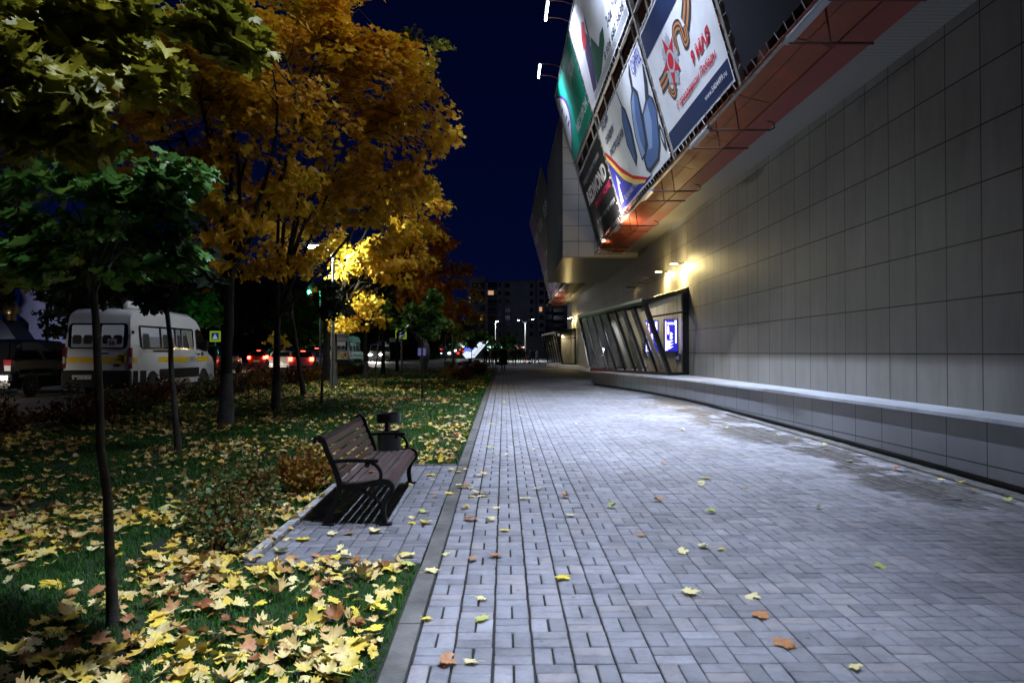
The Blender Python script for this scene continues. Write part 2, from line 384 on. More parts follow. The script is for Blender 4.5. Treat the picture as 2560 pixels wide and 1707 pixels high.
b = MB(); b.box((6, -9, -.3), (6.6, 69.8, 6.1)); part(b, 'wall', M['panel'], mall)
FR = [(5.38, -9), (5.38, 7.7), (5.33, 10.3), (5.25, 12.9), (5.12, 16.5), (4.95, 19.7), (4.70, 21.7), (4.35, 23.7), (3.90, 26.2), (3.33, 28.9)]
def strip(fr, z0, z1, inset, back=6.0, end=None):
    b = MB(); n = len(fr)
    if callable(z1):
        for (xa, ya), (xb, yb) in zip(fr, fr[1:]): b.quad((xa + inset, ya, -.3), (xb + inset, yb, -.3), (xb + inset, yb, z1(yb)), (xa + inset, ya, z1(ya)))
        xe, ye = fr[-1]; b.quad((xe + inset, ye, -.3), (back, ye, -.3), (back, ye, z1(ye)), (xe + inset, ye, z1(ye))); return b
    if callable(z0):
        for (xa, ya), (xb, yb) in zip(fr, fr[1:]):
            b.quad((xa + inset, ya, z0(ya)), (xb + inset, yb, z0(yb)), (xb + inset, yb, z1), (xa + inset, ya, z1)); b.quad((xa + inset, ya, z0(ya)), (back, ya, z0(ya)), (back, yb, z0(yb)), (xb + inset, yb, z0(yb)))
        xe, ye = fr[-1]; b.quad((xe + inset, ye, z0(ye)), (back, ye, z0(ye)), (back, ye, z1), (xe + inset, ye, z1)); return b
    for (xa, ya), (xb, yb) in zip(fr, fr[1:]):
        xa += inset; xb += inset
        b.quad((xa, ya, z0), (xb, yb, z0), (xb, yb, z1), (xa, ya, z1)); b.quad((xa, ya, z1), (xb, yb, z1), (back, yb, z1), (back, ya, z1)); b.quad((xa, ya, z0), (back, ya, z0), (back, yb, z0), (xb, yb, z0))
    xe, ye = fr[-1]; b.quad((xe + inset, ye, z0), (back, ye, z0), (back, ye, z1), (xe + inset, ye, z1))
    xs, ys = fr[0]; b.quad((xs + inset, ys, z0), (back, ys, z0), (back, ys, z1), (xs + inset, ys, z1))
    return b
M['ledge'] = mat('ledge', (.36, .38, .42), .38, var=.25, vs=3, bmp=.1)
ld = part(strip(FR, .825, .87, 0, 5.997), 'ledge', M['ledge'], mall)
part(strip([(x, y if i < len(FR) - 1 else y - .06) for i, (x, y) in enumerate(FR)], lambda y: gz(y) + .085, .822, .075, 5.99), 'plinth', M['plinthpanel'], mall)
part(strip([(x, y if i < len(FR) - 1 else y - .12) for i, (x, y) in enumerate(FR)], -.3, lambda y: gz(y) + .084, .17, 5.98), 'plinth_base', M['black'], mall)
FR2 = [(5.4, 29.0), (5.4, 58), (4.75, 61), (4.1, 66), (3.9, 69.8)]
part(strip(FR2, .55, .60, 0, 5.995), 'ledge', M['ledge'], mall)
part(strip(FR2, -.3, .548, .07, 5.985), 'plinth', M['plinthpanel'], mall)
b = MB()
for (xa, ya), (xb, yb) in zip(FR[:6], FR[1:6]):
    if yb > 17: break
    n = max(1, int((yb - ya) / 1.0))
    for i in range(n):
        t0, t1 = i / n, (i + 1) / n
        y0, y1 = ya + (yb - ya) * t0 + .004, ya + (yb - ya) * t1 - .004; x0, x1 = xa + (xb - xa) * t0, xa + (xb - xa) * t1
        b.bar((x0 - .09, y0, gz(y0) + .005), (x1 - .09, y1, gz(y1) + .005), .16, .05)
tag(b.build('wall_kerb', M['kerb'], bevel=.006), kind='structure')
# soffit of narrow slats
m, t, bb = newmat('slats'); M['slats'] = m
c_ = nd(t, 'TexCoord'); s_ = nd(t, 'SeparateXYZ'); t.links.new(c_.outputs['Object'], s_.inputs[0])
fr_ = nd(t, 'Math', operation='MULTIPLY'); fr_.inputs[1].default_value = 9.; t.links.new(s_.outputs['Y'], fr_.inputs[0])
f2_ = nd(t, 'Math', operation='FRACT'); t.links.new(fr_.outputs[0], f2_.inputs[0])
t.links.new(ramp(t, f2_.outputs[0], [(0, (.04, .04, .036)), (.12, (.21, .205, .185)), (.9, (.21, .205, .185)), (1, (.10, .10, .09))]), bb.inputs['Base Color'])
bb.inputs['Roughness'].default_value = .33; bump(t, bb, f2_.outputs[0], .35, .01)
b = MB(); b.box((5.3, -9, 6.06), (5.998, 44.8, 6.10)); b.box((5.3, 44.95, 6.06), (5.998, 69.75, 6.10)); part(b, 'soffit', M['slats'], mall)
b = MB(); b.box((4.82, -9, 6.055), (5.298, 32.95, 6.12)); b.box((4.82, 44.95, 6.055), (5.298, 69.75, 6.12)); part(b, 'underside_band', M['pinkred'], mall)
def BX(z): return 5.43 - .285 * (z - 1.6)     # X of the leaning billboard plane at height z
b = MB()
prof = [(6.6, 6.104), (4.815, 6.104), (4.32, 6.20), (4.32, 6.42), (2.75, 12.6), (6.6, 12.6)]
b.prism(prof, -9, 32.97, 'xz'); b.prism(prof, 44.93, 69.78, 'xz'); part(b, 'upper_storey', M['rust'], mall)
b = MB()
for ya, yb in ((-9, 32.9), (45, 69.7)):
    n = int((yb - ya) / 2.45); b = MB()
    for i in range(n):
        y0 = ya + (yb - ya) * i / n + .012; y1 = ya + (yb - ya) * (i + 1) / n - .012
        for (x0, z0), (x1, z1) in (((4.80, 6.07), (4.44, 6.155)), ((4.43, 6.160), (4.10, 6.245))):
            b.bar((0, 0, 0), (0, 0, 0), 1); dx = .022
            b.add([(x0, y0, z0), (x1, y0, z1), (x1, y1, z1), (x0, y1, z0), (x0 + dx, y0, z0 + .03), (x1 + dx, y0, z1 + .03), (x1 + dx, y1, z1 + .03), (x0 + dx, y1, z0 + .03)],
                  [(0, 1, 2, 3), (4, 7, 6, 5), (0, 4, 5, 1), (1, 5, 6, 2), (2, 6, 7, 3), (3, 7, 4, 0)])
    part(b, 'fascia_panel', M['rustred'], mall)
# white tiled projecting volume
b = MB(); b.box((2.62, 33, 5.88), (6.6, 33.02, 12.75)); part(b, 'tiled_end', M['whitetile'], mall)
b = MB(); b.box((2.62, 33.022, 5.88), (6.6, 44.9, 12.75)); part(b, 'tiled_side', M['shadetile'], mall)
m, t, bb = newmat('ribs'); M['ribs'] = m
c_ = nd(t, 'TexCoord'); s_ = nd(t, 'SeparateXYZ'); t.links.new(c_.outputs['Object'], s_.inputs[0])
fr_ = nd(t, 'Math', operation='MULTIPLY'); fr_.inputs[1].default_value = 5.; t.links.new(s_.outputs['Y'], fr_.inputs[0])
f2_ = nd(t, 'Math', operation='FRACT'); t.links.new(fr_.outputs[0], f2_.inputs[0])
bb.inputs['Base Color'].default_value = (.34, .32, .24, 1); bb.inputs['Metallic'].default_value = .7; bb.inputs['Roughness'].default_value = .28
bump(t, bb, ramp(t, f2_.outputs[0], [(0, (0, 0, 0)), (.5, (1, 1, 1)), (1, (0, 0, 0))]), .8, .04)
b = MB(); b.box((2.62, 33, 5.83), (5.998, 44.9, 5.876)); part(b, 'box_soffit', M['ribs'], mall)
# steel frame that carries the billboards
b = MB()
def bp(y, v, n=0.):                            # point on billboard plane: y along the wall, v up the slope, n outwards
    z = 6.3 + v * .962 - n * .274; return Vector((4.09 - v * .274 - n * .962, y, z))
for ya, yb, cols in ((3.5, 32.4, (32.35, 25.55, 17.75, 12.75, 4.6)), (45, 65.2, (65.1, 58.4, 51.7, 45.1))):
    for v, w in ((-.08, .07), (3.10, .07), (3.60, .07), (6.82, .08)): b.bar(bp(ya, v, -.05), bp(yb, v, -.05), w, w)
    for y in cols: b.bar(bp(y, -.1, -.05), bp(y, 6.85, -.05), .12, .10)
    y = yb - .6
    while y > ya:
        b.bar(bp(y, 3.10, -.05), bp(y - .12, 3.60, -.05), .045, .045); b.bar(bp(y, -.08, -.05), Vector((4.5, y, 6.30)), .03, .03); y -= 1.68
part(b, 'sign_frame', M['galv'], mall)

# ---- bay windows
M['glass'] = glassmat('glass'); M['wood'] = mat('wood', (.34, .30, .23), .6, var=.45, vs=3, sc=(8, 8, .6))
M['fin'] = mat('fin', (.42, .37, .27), .6, var=.2, vs=2)  # beige fins added as the pale reflections beside the mullions
M['bayroof'] = mat('bayroof', (.45, .42, .36), .4, metal=.3)
def bay(bot, top, wallnear, wallfar, ztop_wall, n, rail=True):
    A0, A1 = Vector((*bot[0], .90)), Vector((*bot[1], .90)); B0, B1 = Vector(top[0]), Vector(top[1])
    if not rail: A0.z = A1.z = .63
    N0, N1 = Vector((6, wallnear, A0.z)), Vector((6, wallfar, A0.z)); T0, T1 = Vector((6, wallnear, ztop_wall)), Vector((6, wallfar, ztop_wall))
    g = MB(); g.quad(A0, A1, B1, B0); g.quad(N0, A0, B0, T0); g.quad(A1, N1, T1, B1)
    f = MB(); w = .11
    for p, q in ((A0, B0), (A1, B1), (N0, T0), (A0, A1), (B0, B1), (A0, N0), (B0, T0), (A1, N1), (B1, T1)): f.bar(p, q, w, w * 1.2)
    d = .34; h0 = N0.lerp(T0, .74); h1 = A0.lerp(B0, .79); f.bar(h0, h1, .05, .05)
    mu = MB()
    fins = []; ax = (A1 - A0).normalized(); nin = Vector((ax.y, -ax.x, 0)) * (1 if ax.y > 0 else -1)
    for i in range(1, n):
        if not (i < 5 or not rail): mu.bar(A0.lerp(A1, i / n), B0.lerp(B1, i / n), .045, .08); continue
        p, q = A0.lerp(A1, i / n), B0.lerp(B1, i / n); mu.bar(p, q, .045, .08); fn = MB(); fins.append(fn); w0 = nin * .10; w1 = nin * .26; o_ = Vector((0, 0, .05))
        fn.add([p + w0 + o_, p + w1 + o_, q + w1 - o_ * 3, q + w0 - o_ * 3, p + w0 + o_ + ax * .03, p + w1 + o_ + ax * .03, q + w1 - o_ * 3 + ax * .03, q + w0 - o_ * 3 + ax * .03], [(0, 1, 2, 3), (7, 6, 5, 4), (0, 4, 5, 1), (1, 5, 6, 2), (2, 6, 7, 3), (3, 7, 4, 0)])
    r = MB(); o = Vector((-.06, 0, .05)); r.quad(B0 + o, B1 + o, T1 + Vector((0, 0, .05)), T0 + Vector((0, 0, .05)))
    r.bar(B0 + o, B1 + o, .07, .09)
    fl = MB(); fl.quad(*(p + Vector((0, 0, .003)) for p in (N0, A0, A1, N1)))
    bw = part(f, 'bay_window', M['frame'], mall)
    for mb, nm, mm in [(q_, 'fin', M['fin']) for q_ in fins] + [(g, 'glass', M['glass']), (mu, 'mullion', M['frame']), (r, 'roof', M['bayroof']), (fl, 'sill', M['ledge'])]: part(mb, nm, mm, bw)
    return bw
bay(((5.297, 23.61), (3.5, 29.7)), ((4.385, 23.11, 3.19), (3.27, 32.0, 3.12)), 24.0, 33.0, 3.66, 8)
bay(((4.9, 61.9), (4.15, 69.6)), ((4.38, 61.9, 3.25), (3.65, 69.7, 3.2)), 61.9, 69.7, 3.6, 6, False)
b = MB(); b.box((5.93, 24.2, .92), (5.985, 32.8, 3.55)); part(b, 'lining_board', M['wood'], mall)
b = MB(); b.prism([(5.95, .92), (5.0, .92), (4.72, 3.0), (5.95, 3.4)], 25.25, 25.3, 'xz'); part(b, 'lining_board', M['wood'], mall)
b = MB(); b.box((5.80, 23.96, .88), (6.0, 24.16, 3.6)); part(b, 'window_reveal', M['frame'], mall)
b = MB(); b.box((5.93, 62.2, .65), (5.985, 69.5, 3.5)); b.box((5.0, 64.6, .65), (5.92, 64.65, 3.3)); part(b, 'lining_board', M['wood'], mall)
def area(name, loc, dirv, power, col, sx, sy, spread=math.pi, par=None, xdir=(0, 1, 0)):
    l = bpy.data.lights.new(name, 'AREA'); l.shape = 'RECTANGLE'; l.size = sx; l.size_y = sy; l.energy = power; l.color = col; l.spread = spread
    o = bpy.data.objects.new(name, l); C.objects.link(o); z = -Vector(dirv).normalized(); x = Vector(xdir); x = (x - z * x.dot(z)).normalized(); y = z.cross(x)
    o.matrix_world = Matrix.Translation(loc) @ Matrix((x, y, z)).transposed().to_4x4()
    if par: o.parent = par; o.matrix_parent_inverse = Matrix.Translation(-par.location)
    return o
def point(name, loc, power, col, r=.08, par=None, spot=None, dirv=None, blend=.5):
    l = bpy.data.lights.new(name, 'SPOT' if spot else 'POINT'); l.energy = power; l.color = col; l.shadow_soft_size = r
    o = bpy.data.objects.new(name, l); C.objects.link(o); o.location = loc
    if spot: l.spot_size = R(spot); l.spot_blend = blend; o.rotation_euler = Vector(dirv).to_track_quat('-Z', 'Y').to_euler()
    if par: o.parent = par; o.location = Vector(loc) - par.location
    return o
area('bay_fill', (5.1, 24.2, 3.15), (0.1, .5, -1), 22, (1, .90, .72), .7, .1)  # unseen fill lights added to brighten the inside of the window bays
area('bay_fill', (4.5, 28.6, 3.02), (0.5, 0, -1), 75, (.88, .92, 1), 4.5, .1)
area('bay_fill', (5.1, 64.0, 3.1), (0.1, 0, -1), 25, (1, .85, .55), 1.2, .1)

# ---- light boxes and posters inside the near bay window
M['blueglow'] = emis('blueglow', (.02, .018, .55), 1.0); M['whiteglow'] = emis('whiteglow', (.85, .8, 1), 2.6); M['pinkglow'] = emis('pinkglow', (1, .55, .9), 2.2)
def lightbox(loc, rz, label):
    o = empty('light_box_sign', loc, rz, label=label, cat='sign', group='blue light boxes in the window')
    f = MB(); f.box((-.24, 0, 0), (.24, .09, 1.12)); f.build('case', M['frame'], o, bevel=.01)
    f = MB(); f.box((-.22, -.012, .02), (.22, -.002, 1.10)); f.build('screen', M['blueglow'], o)
    f = MB(); z = -.022
    f.box((-.20, z, .04), (-.165, z + .008, 1.04)); f.box((.14, z, .30), (.185, z + .008, 1.07)); f.box((.12, z, .9), (.135, z + .008, 1.07)); f.box((-.12, z, .93), (.08, z + .008, 1.0))
    for k in range(9): f.box((-.10, z, .10 + k * .033), (-.10 + .07 + .05 * ((k * 7) % 3), z + .008, .118 + k * .033))
    for k in range(7): f.box((-.03 - .02 * (k % 2), z, .42 + k * .036), (.03 + .012 * (k % 3), z + .008, .445 + k * .036))
    f.build('lettering', M['whiteglow'], o)
    f = MB(); f.prism([(-.13, .60), (-.09, .58), (-.06, .66), (-.07, .84), (-.10, .92), (-.13, .86)], z, z + .008, 'xz'); f.prism([(-.145, .05), (-.11, .05), (-.10, .3), (-.12, .42), (-.145, .36)], z, z + .008, 'xz')
    f.build('picture', M['pinkglow'], o)
    return o
lightbox((5.68, 25.10, 1.62), 0, 'tall blue glowing light box nearest the outer corner of the window')
lightbox((5.02, 25.10, 1.58), 0, 'blue glowing light box half hidden behind the slanted window frame')
M['pblue'] = mat('pblue', (.04, .16, .5), .5, var=.6, vs=3); M['pred'] = mat('pred', (.5, .02, .04), .5); M['pwhite'] = mat('pwhite', (.6, .6, .62), .5); M['pnavy'] = mat('pnavy', (.012, .018, .14), .5)
o = empty('window_poster', (5.90, 28.2, 1.35), label='poster with two figures in red and blue jerseys behind the glass', cat='poster')
b = MB(); b.box((-.02, -.75, 0), (0, .75, 1.75)); b.build('sheet', M['pnavy'], o)
b = MB()
for y in (-.38, .3): b.prism([(y - .25, .2), (y + .2, .2), (y + .26, .9), (y + .14, 1.2), (y - .15, 1.2), (y - .28, .85)], -.04, -.022, 'yz')
b.build('jersey', M['pred'], o)
for y in (-.38, .3):
    b = MB(); b.prism([(y + .13 * math.cos(a), 1.38 + .17 * math.sin(a)) for a in np.linspace(0, 6, 12)], -.04, -.022, 'yz'); b.build('helmet', M['pwhite'], o)
    b = MB(); b.box((-.045, y - .12, .5), (-.041, y + .1, .75)); b.build('jersey_panel', M['pwhite'], o)
o = empty('window_poster', (5.90, 30.6, 1.0), label='pale blue poster over a column of dark letters at the far window end', cat='poster')
b = MB(); b.box((-.02, -.4, .75), (0, .4, 2.1)); b.build('picture', M['pblue'], o)
b = MB(); b.box((-.02, -.4, 0), (0, .4, .74)); b.build('caption', M['pwhite'], o)
o = empty('window_band', (5.90, 26.9, 1.28), label='navy strip with a row of small white letters low behind glass', cat='sign')
b = MB(); b.box((-.02, -2.2, 0), (0, 1.6, .28)); b.build('strip', M['pnavy'], o)
b = MB()
for k in range(22): b.box((-.028, -2.05 + k * .16, .09 + .01 * (k % 2)), (-.022, -1.95 + k * .16, .19))
b.build('lettering', M['pwhite'], o)

# ================================================================ BILLBOARDS
def text_mesh(name, s, w, h, m, par, loc, shear=0., bold=0., serif=False, depth=0.):
    cu = bpy.data.curves.new(name, 'FONT'); cu.body = s; cu.size = 1; cu.shear = shear; cu.offset = bold; cu.resolution_u = 3
    o = bpy.data.objects.new(name, cu); C.objects.link(o); dg = bpy.context.evaluated_depsgraph_get(); dg.update()
    me = bpy.data.meshes.new_from_object(o.evaluated_get(dg)); bpy.data.objects.remove(o); bpy.data.curves.remove(cu)
    n = len(me.vertices); co = np.zeros(n * 3, np.float32); me.vertices.foreach_get('co', co); co = co.reshape(-1, 3)
    lo = co.min(0); hi = co.max(0); co[:, 0] = (co[:, 0] - lo[0]) / (hi[0] - lo[0]) * w; co[:, 1] = (co[:, 1] - lo[1]) / (hi[1] - lo[1]) * h; co[:, 2] = 0
    me.vertices.foreach_set('co', co.ravel()); me.materials.clear(); me.materials.append(m); me.update()
    q = bpy.data.objects.new(name, me); C.objects.link(q); q.parent = par; q.location = loc if name != 'lettering' or loc[2] > .04 or loc[2] <= 0 else (loc[0], loc[1], loc[2] * .35)
    return q
def vinyl(name, col, rough=.6): return mat(name, col, rough, var=.1, vs=1.5, bmp=.3, bs=1.6, spec=.2)
V = {k: vinyl('vinyl_' + k, c) for k, c in dict(white=(.62, .62, .64), black=(.012, .012, .014), green=(.0, .19, .12), teal=(.01, .33, .22), navy=(.007, .018, .065), purple=(.14, .02, .22), red=(.5, .015, .03),
    yellow=(.75, .55, .12), blue=(.05, .05, .38), grey=(.35, .36, .38), steelblue=(.07, .12, .26), paleblue=(.20, .27, .42), dark=(.03, .035, .05), leaf=(.02, .09, .05), plum=(.05, .03, .09), orange=(.46, .18, .05), pink=(.5, .02, .10), silver=(.38, .42, .46), dnavy=(.002, .004, .013), blush=(.55, .5, .55)).items()}
BM = Matrix(((0, -.274 / 1.0002, -.962 / 1.0002), (-1, 0, 0), (0, .962 / 1.0002, -.274 / 1.0002))).to_4x4()
def banner(yfar, u0, u1, v0, v1, m, label):
    o = bpy.data.objects.new('billboard', None); C.objects.link(o); o.matrix_world = Matrix.Translation(bp(yfar, 0)) @ BM
    tag(o, label, 'billboard', 'printed banners laced to the leaning frame')
    nx = int((u1 - u0) * 5); ny = int((v1 - v0) * 5); b = MB(); vs = []
    for j in range(ny + 1):
        for i in range(nx + 1):
            a, c = i / nx, j / ny; ed = min(a, 1 - a, c, 1 - c)
            x = u0 + (u1 - u0) * a; y = v0 + (v1 - v0) * c
            if ed == 0:                                            # scalloped edge between the ties
                s_ = .018 * abs(math.sin((x if c in (0, 1) else y) * 9)); x += s_ * (1 if a == 0 else -1 if a == 1 else 0); y += s_ * (1 if c == 0 else -1 if c == 1 else 0)
            vs.append((x, y, 0))
    b.add(vs, [(j * (nx + 1) + i, j * (nx + 1) + i + 1, (j + 1) * (nx + 1) + i + 1, (j + 1) * (nx + 1) + i) for j in range(ny) for i in range(nx)])
    b.build('sheet', m, o, smooth=True)
    t = MB(); n = int((u1 - u0) / .33)
    for i in range(n):
        x = u0 + (i + .5) * (u1 - u0) / n + random.uniform(-.03, .03)
        for v, s_ in ((v0, -1), (v1, 1)): t.bar((x, v - s_ * .03, .012), (x + random.uniform(-.05, .05), v + s_ * .11, -.01), .009, .009)
    n = int((v1 - v0) / .28)
    for i in range(n):
        y = v0 + (i + .5) * (v1 - v0) / n + random.uniform(-.04, .04)
        for u, s_ in ((u0, -1), (u1, 1)): t.bar((u - s_ * .03, y, .012), (u + s_ * .11, y + random.uniform(-.06, .06), .02), .009, .009)
    tag(t.build('lacing', M['lightgrey'], o, fix=False), kind='stuff')
    return o
def shp(o, name, m, poly, z=.01):
    b = MB(); b.add([(x, y, z * .3) for x, y in poly], [tuple(range(len(poly)))]); return b.build(name, m, o)
def arc(cx, cy, rx, ry, a0, a1, n=24): return [(cx + rx * math.cos(R(a)), cy + ry * math.sin(R(a))) for a in np.linspace(a0, a1, n)]
# green banner, far upper
g = banner(32.3, .12, 6.62, 3.72, 6.72, V['green'], 'green banner with white lettering beside the lit lamp, far upper row')
shp(g, 'stripe', V['teal'], [(.2, 3.78), (2.7, 3.78), (3.4, 5.2), (2.4, 6.66), (.2, 6.66)], .006)
shp(g, 'swoosh', V['purple'], [(.2, 4.1)] + [(2.45 * math.sin(R(a)) ** .8 + .15, 4.1 + 2.58 * (a / 180)) for a in range(10, 171, 10)] + [(.2, 6.68)], .009)
shp(g, 'swoosh', V['white'], [(.2, 4.2)] + [(2.1 * math.sin(R(a)) ** .8 + .15, 4.2 + 2.4 * (a / 180)) for a in range(10, 171, 10)] + [(.2, 6.6)], .012)
for k, (x, y, w, h) in enumerate(((.5, 5.8, .7, .07), (.9, 5.3, .8, .10), (1.1, 5.0, .8, .12))): shp(g, 'lettering', V['navy'], [(x, y), (x + w, y), (x + w * .9, y + h), (x + .1, y + h * .8)], .015)
text_mesh('lettering', 'МЕГАФОН', 3.3, .40, V['white'], g, (3.05, 4.12, .015), bold=.02)
text_mesh('lettering', 'рядом', 1.7, .55, V['white'], g, (4.4, 5.6, .015), shear=.4)
# banner with flowers and a telephone number, upper middle
g = banner(25.6, .14, 7.62, 3.72, 6.72, V['white'], 'white banner with tulips and a telephone number in the upper row')
shp(g, 'picture', V['blush'], [(.3, 3.9), (1.9, 3.9), (3.1, 4.9), (2.6, 6.5), (.3, 6.5)], .005)
shp(g, 'tulip', V['plum'], [(1.2, 4.05), (1.9, 4.0), (2.5, 4.7), (2.75, 5.3), (2.3, 5.75), (1.6, 5.2)], .010)
shp(g, 'tulip', V['red'], [(1.5, 5.35), (2.2, 5.35), (2.7, 5.8), (2.35, 6.0), (1.7, 5.7)], .013)
shp(g, 'leaf', V['leaf'], [(2.0, 4.0), (2.5, 4.0), (3.7, 4.55), (3.0, 5.2), (2.6, 5.0)], .015)
shp(g, 'leaf', V['leaf'], [(2.5, 4.0), (3.1, 4.02), (4.5, 4.4), (4.8, 4.7), (4.2, 4.75), (3.4, 4.5)], .017)
shp(g, 'leaf', V['leaf'], [(2.6, 5.2), (2.8, 5.1), (3.0, 5.9), (2.8, 5.8)], .018)
for k in range(4): shp(g, 'line', V['dark'], [(1.2, 3.80 + k * .05), (7.5, 3.80 + k * .05), (7.5, 3.815 + k * .05), (1.2, 3.815 + k * .05)], .012)
text_mesh('lettering', '8 926 682 5636', 3.4, .20, V['black'], g, (3.95, 4.02, .015), shear=.3, bold=.015)
text_mesh('lettering', '2-ой этаж', 2.0, .32, V['black'], g, (5.25, 4.42, .015), shear=.3, bold=.015)
# black banner, far lower
g = banner(32.3, .16, 6.6, .07, 3.02, V['black'], 'black banner with large white letters and a red line, far lower row')
text_mesh('lettering', 'REDMOND', 5.3, .58, V['white'], g, (.95, 1.58, .012), bold=.045)
text_mesh('lettering', 'ПРОДАЖА И СЕРВИС ТЕХНИКИ', 4.8, .20, V['silver'], g, (1.0, 2.42, .012), bold=.01)
text_mesh('lettering', 'SMART HOME', 4.1, .24, V['pink'], g, (2.3, 1.20, .012), bold=.03)
text_mesh('lettering', '2 этаж, вход с ул. метро', 4.7, .19, V['silver'], g, (1.7, .62, .012), bold=.01)
# kitchen knives banner
g = banner(25.6, .16, 7.66, .07, 3.04, V['white'], 'white banner with big kitchen spatulas and a red curved stripe')
shp(g, 'stripe', V['blue'], [(.24, .14), (5.6, .14), (4.3, .12), (3.2, .42), (1.9, .93), (.9, 1.58), (.24, 2.05)][::1], .006)
b = MB(); A = [(.24, 1.98), (.9, 1.55), (1.9, .9), (3.25, .40), (4.5, .16)]; B2 = [(.24, 2.16), (.9, 1.76), (1.9, 1.13), (3.25, .58), (4.7, .2)]; C2 = [(.24, 2.3), (.9, 1.95), (1.9, 1.32), (3.25, .70), (5.0, .2)]
for i in range(4): b.quad((*A[i], .004), (*A[i + 1], .004), (*B2[i + 1], .004), (*B2[i], .004))
b.build('stripe', V['yellow'], g)
b = MB()
for i in range(4): b.quad((*B2[i], .004), (*B2[i + 1], .004), (*C2[i + 1], .004), (*C2[i], .004))
b.build('stripe', V['red'], g)
shp(g, 'knife', V['dark'], [(4.15, 3.0), (4.22, 3.0), (4.42, 2.5), (4.66, 2.31), (4.76, 1.73), (4.5, .95), (4.04, .75), (3.65, 1.55), (3.9, 2.23), (4.3, 2.52)], .010)
shp(g, 'knife', V['steelblue'], [(4.34, 2.46), (4.5, 2.3), (4.5, 1.75), (4.25, 1.0), (4.05, .85), (3.75, 1.55), (3.98, 2.22)], .014)
shp(g, 'spatula', V['dark'], [(6.28, 2.98), (6.36, 2.98), (6.10, 2.45), (6.42, 2.19), (6.3, 1.74), (6.0, 1.01), (5.5, .70), (4.86, .72), (4.86, 1.46), (5.13, 1.93), (5.44, 2.27), (5.85, 2.42), (6.0, 2.8)], .010)
shp(g, 'spatula', V['paleblue'], [(6.05, 2.36), (6.22, 2.1), (6.05, 1.7), (5.75, 1.05), (5.4, .80), (4.94, .78), (4.94, 1.44), (5.22, 1.90), (5.52, 2.22)], .014)
shp(g, 'spatula', V['steelblue'], [(6.05, 2.36), (6.22, 2.1), (6.05, 1.7), (5.75, 1.05), (5.4, .80), (5.3, 1.2), (5.5, 1.8)], .016)
shp(g, 'ladle', V['dark'], [(7.50, 2.50), (7.6, 2.46), (7.52, 2.05), (7.30, 1.78), (7.60, 1.6), (7.63, 1.3), (7.1, .55), (6.6, .28), (5.4, .22), (5.07, .40), (5.07, .68), (5.81, .9), (6.22, 1.62), (6.88, 1.78), (7.2, 2.1)], .018)
shp(g, 'ladle', V['steelblue'], [(7.42, 1.68), (7.55, 1.3), (7.0, .62), (6.5, .36), (5.5, .34), (5.25, .44), (5.25, .66), (5.95, .86), (6.34, 1.58), (6.95, 1.72)], .022)
shp(g, 'ladle', V['paleblue'], [(7.0, 1.68), (6.9, 1.2), (6.3, .7), (5.9, .75), (6.0, .86), (6.38, 1.56)], .024)
shp(g, 'peeler', V['dark'], arc(7.45, .62, .17, .34, 0, 340), .012); shp(g, 'peeler', V['silver'], arc(7.45, .66, .08, .18, 0, 340), .015)
text_mesh('lettering', 'GIPFEL', 1.15, .38, V['blue'], g, (6.45, 2.58, .03), shear=.1)
for s_, x, y, w in (('АКЦИИ', .75, 2.74, 1.5), ('СКИДКИ', .95, 2.27, 1.6), ('РАСПРОДАЖИ', 1.1, 1.80, 2.6)): text_mesh('lettering', s_, w, .28, V['navy'], g, (x, y, .03), shear=.15, bold=.03)
text_mesh('lettering', 'ТЦ КАЧЕСТВО', 2.4, .18, V['white'], g, (1.3, .28, .03), bold=.01); shp(g, 'arrow', V['white'], [(.6, .35), (1.1, .35), (1.1, .9), (1.4, .9), (1.0, 1.3)], .03)
# 9 May banner
g = banner(17.8, .14, 4.9, .07, 3.04, V['white'], 'white holiday banner with striped ribbon and red star medal')
shp(g, 'band', V['navy'], [(.2, .13), (4.84, .13), (4.84, .52), (.2, .55)], .008); shp(g, 'band', V['navy'], [(.2, 2.98), (.2, 2.40), (4.84, 2.40), (4.84, 2.98)], .008)
b = MB()
def ribbon(pts, w):                            # black and orange stripes along a path
    for k in range(5):
        cen = []
        for i, p in enumerate(pts):
            p = Vector(p); d = (Vector(pts[min(i + 1, len(pts) - 1)]) - Vector(pts[max(i - 1, 0)])).normalized(); nrm = Vector((-d.y, d.x)); cen.append((p + nrm * w * (k / 5 - .5), p + nrm * w * ((k + 1) / 5 - .5)))
        for (a, c), (e_, f_) in zip(cen, cen[1:]): b.quad((*a, .0045), (*e_, .0045), (*f_, .0045), (*c, .0045), k % 2)
def curve(ps, n=6):
    out = []
    P_ = [ps[0]] + ps + [ps[-1]]
    for i in range(1, len(P_) - 2):
        for k in range(n):
            t = k / n; a, c, d, e_ = (Vector(q) for q in P_[i - 1:i + 3]); out.append(tuple(.5 * ((2 * c) + (d - a) * t + (2 * a - 5 * c + 4 * d - e_) * t * t + (3 * c - a - 3 * d + e_) * t ** 3)))
    return out + [ps[-1]]
ribbon(curve([(3.95, 2.38), (3.62, 2.05), (3.28, 1.85)]), .46); ribbon(curve([(2.42, 1.60), (2.55, 2.02), (2.95, 1.98), (3.0, 1.62), (3.20, 1.62), (3.25, 1.86)]), .26)
ribbon(curve([(.66, 1.56), (1.05, 1.55), (1.5, 1.60)]), .36); ribbon(curve([(1.15, 1.35), (1.4, 1.10), (1.65, 1.18), (1.66, 1.5)]), .22)
b.build('ribbon', [V['dark'], V['orange']], g)
cx, cy = 1.85, 1.69; st = []; s2 = []
for k in range(10):
    r_ = .62 if k % 2 == 0 else .26; a = R(105 + 36 * k); st.append((cx + r_ * math.cos(a), cy + r_ * math.sin(a) * .98))
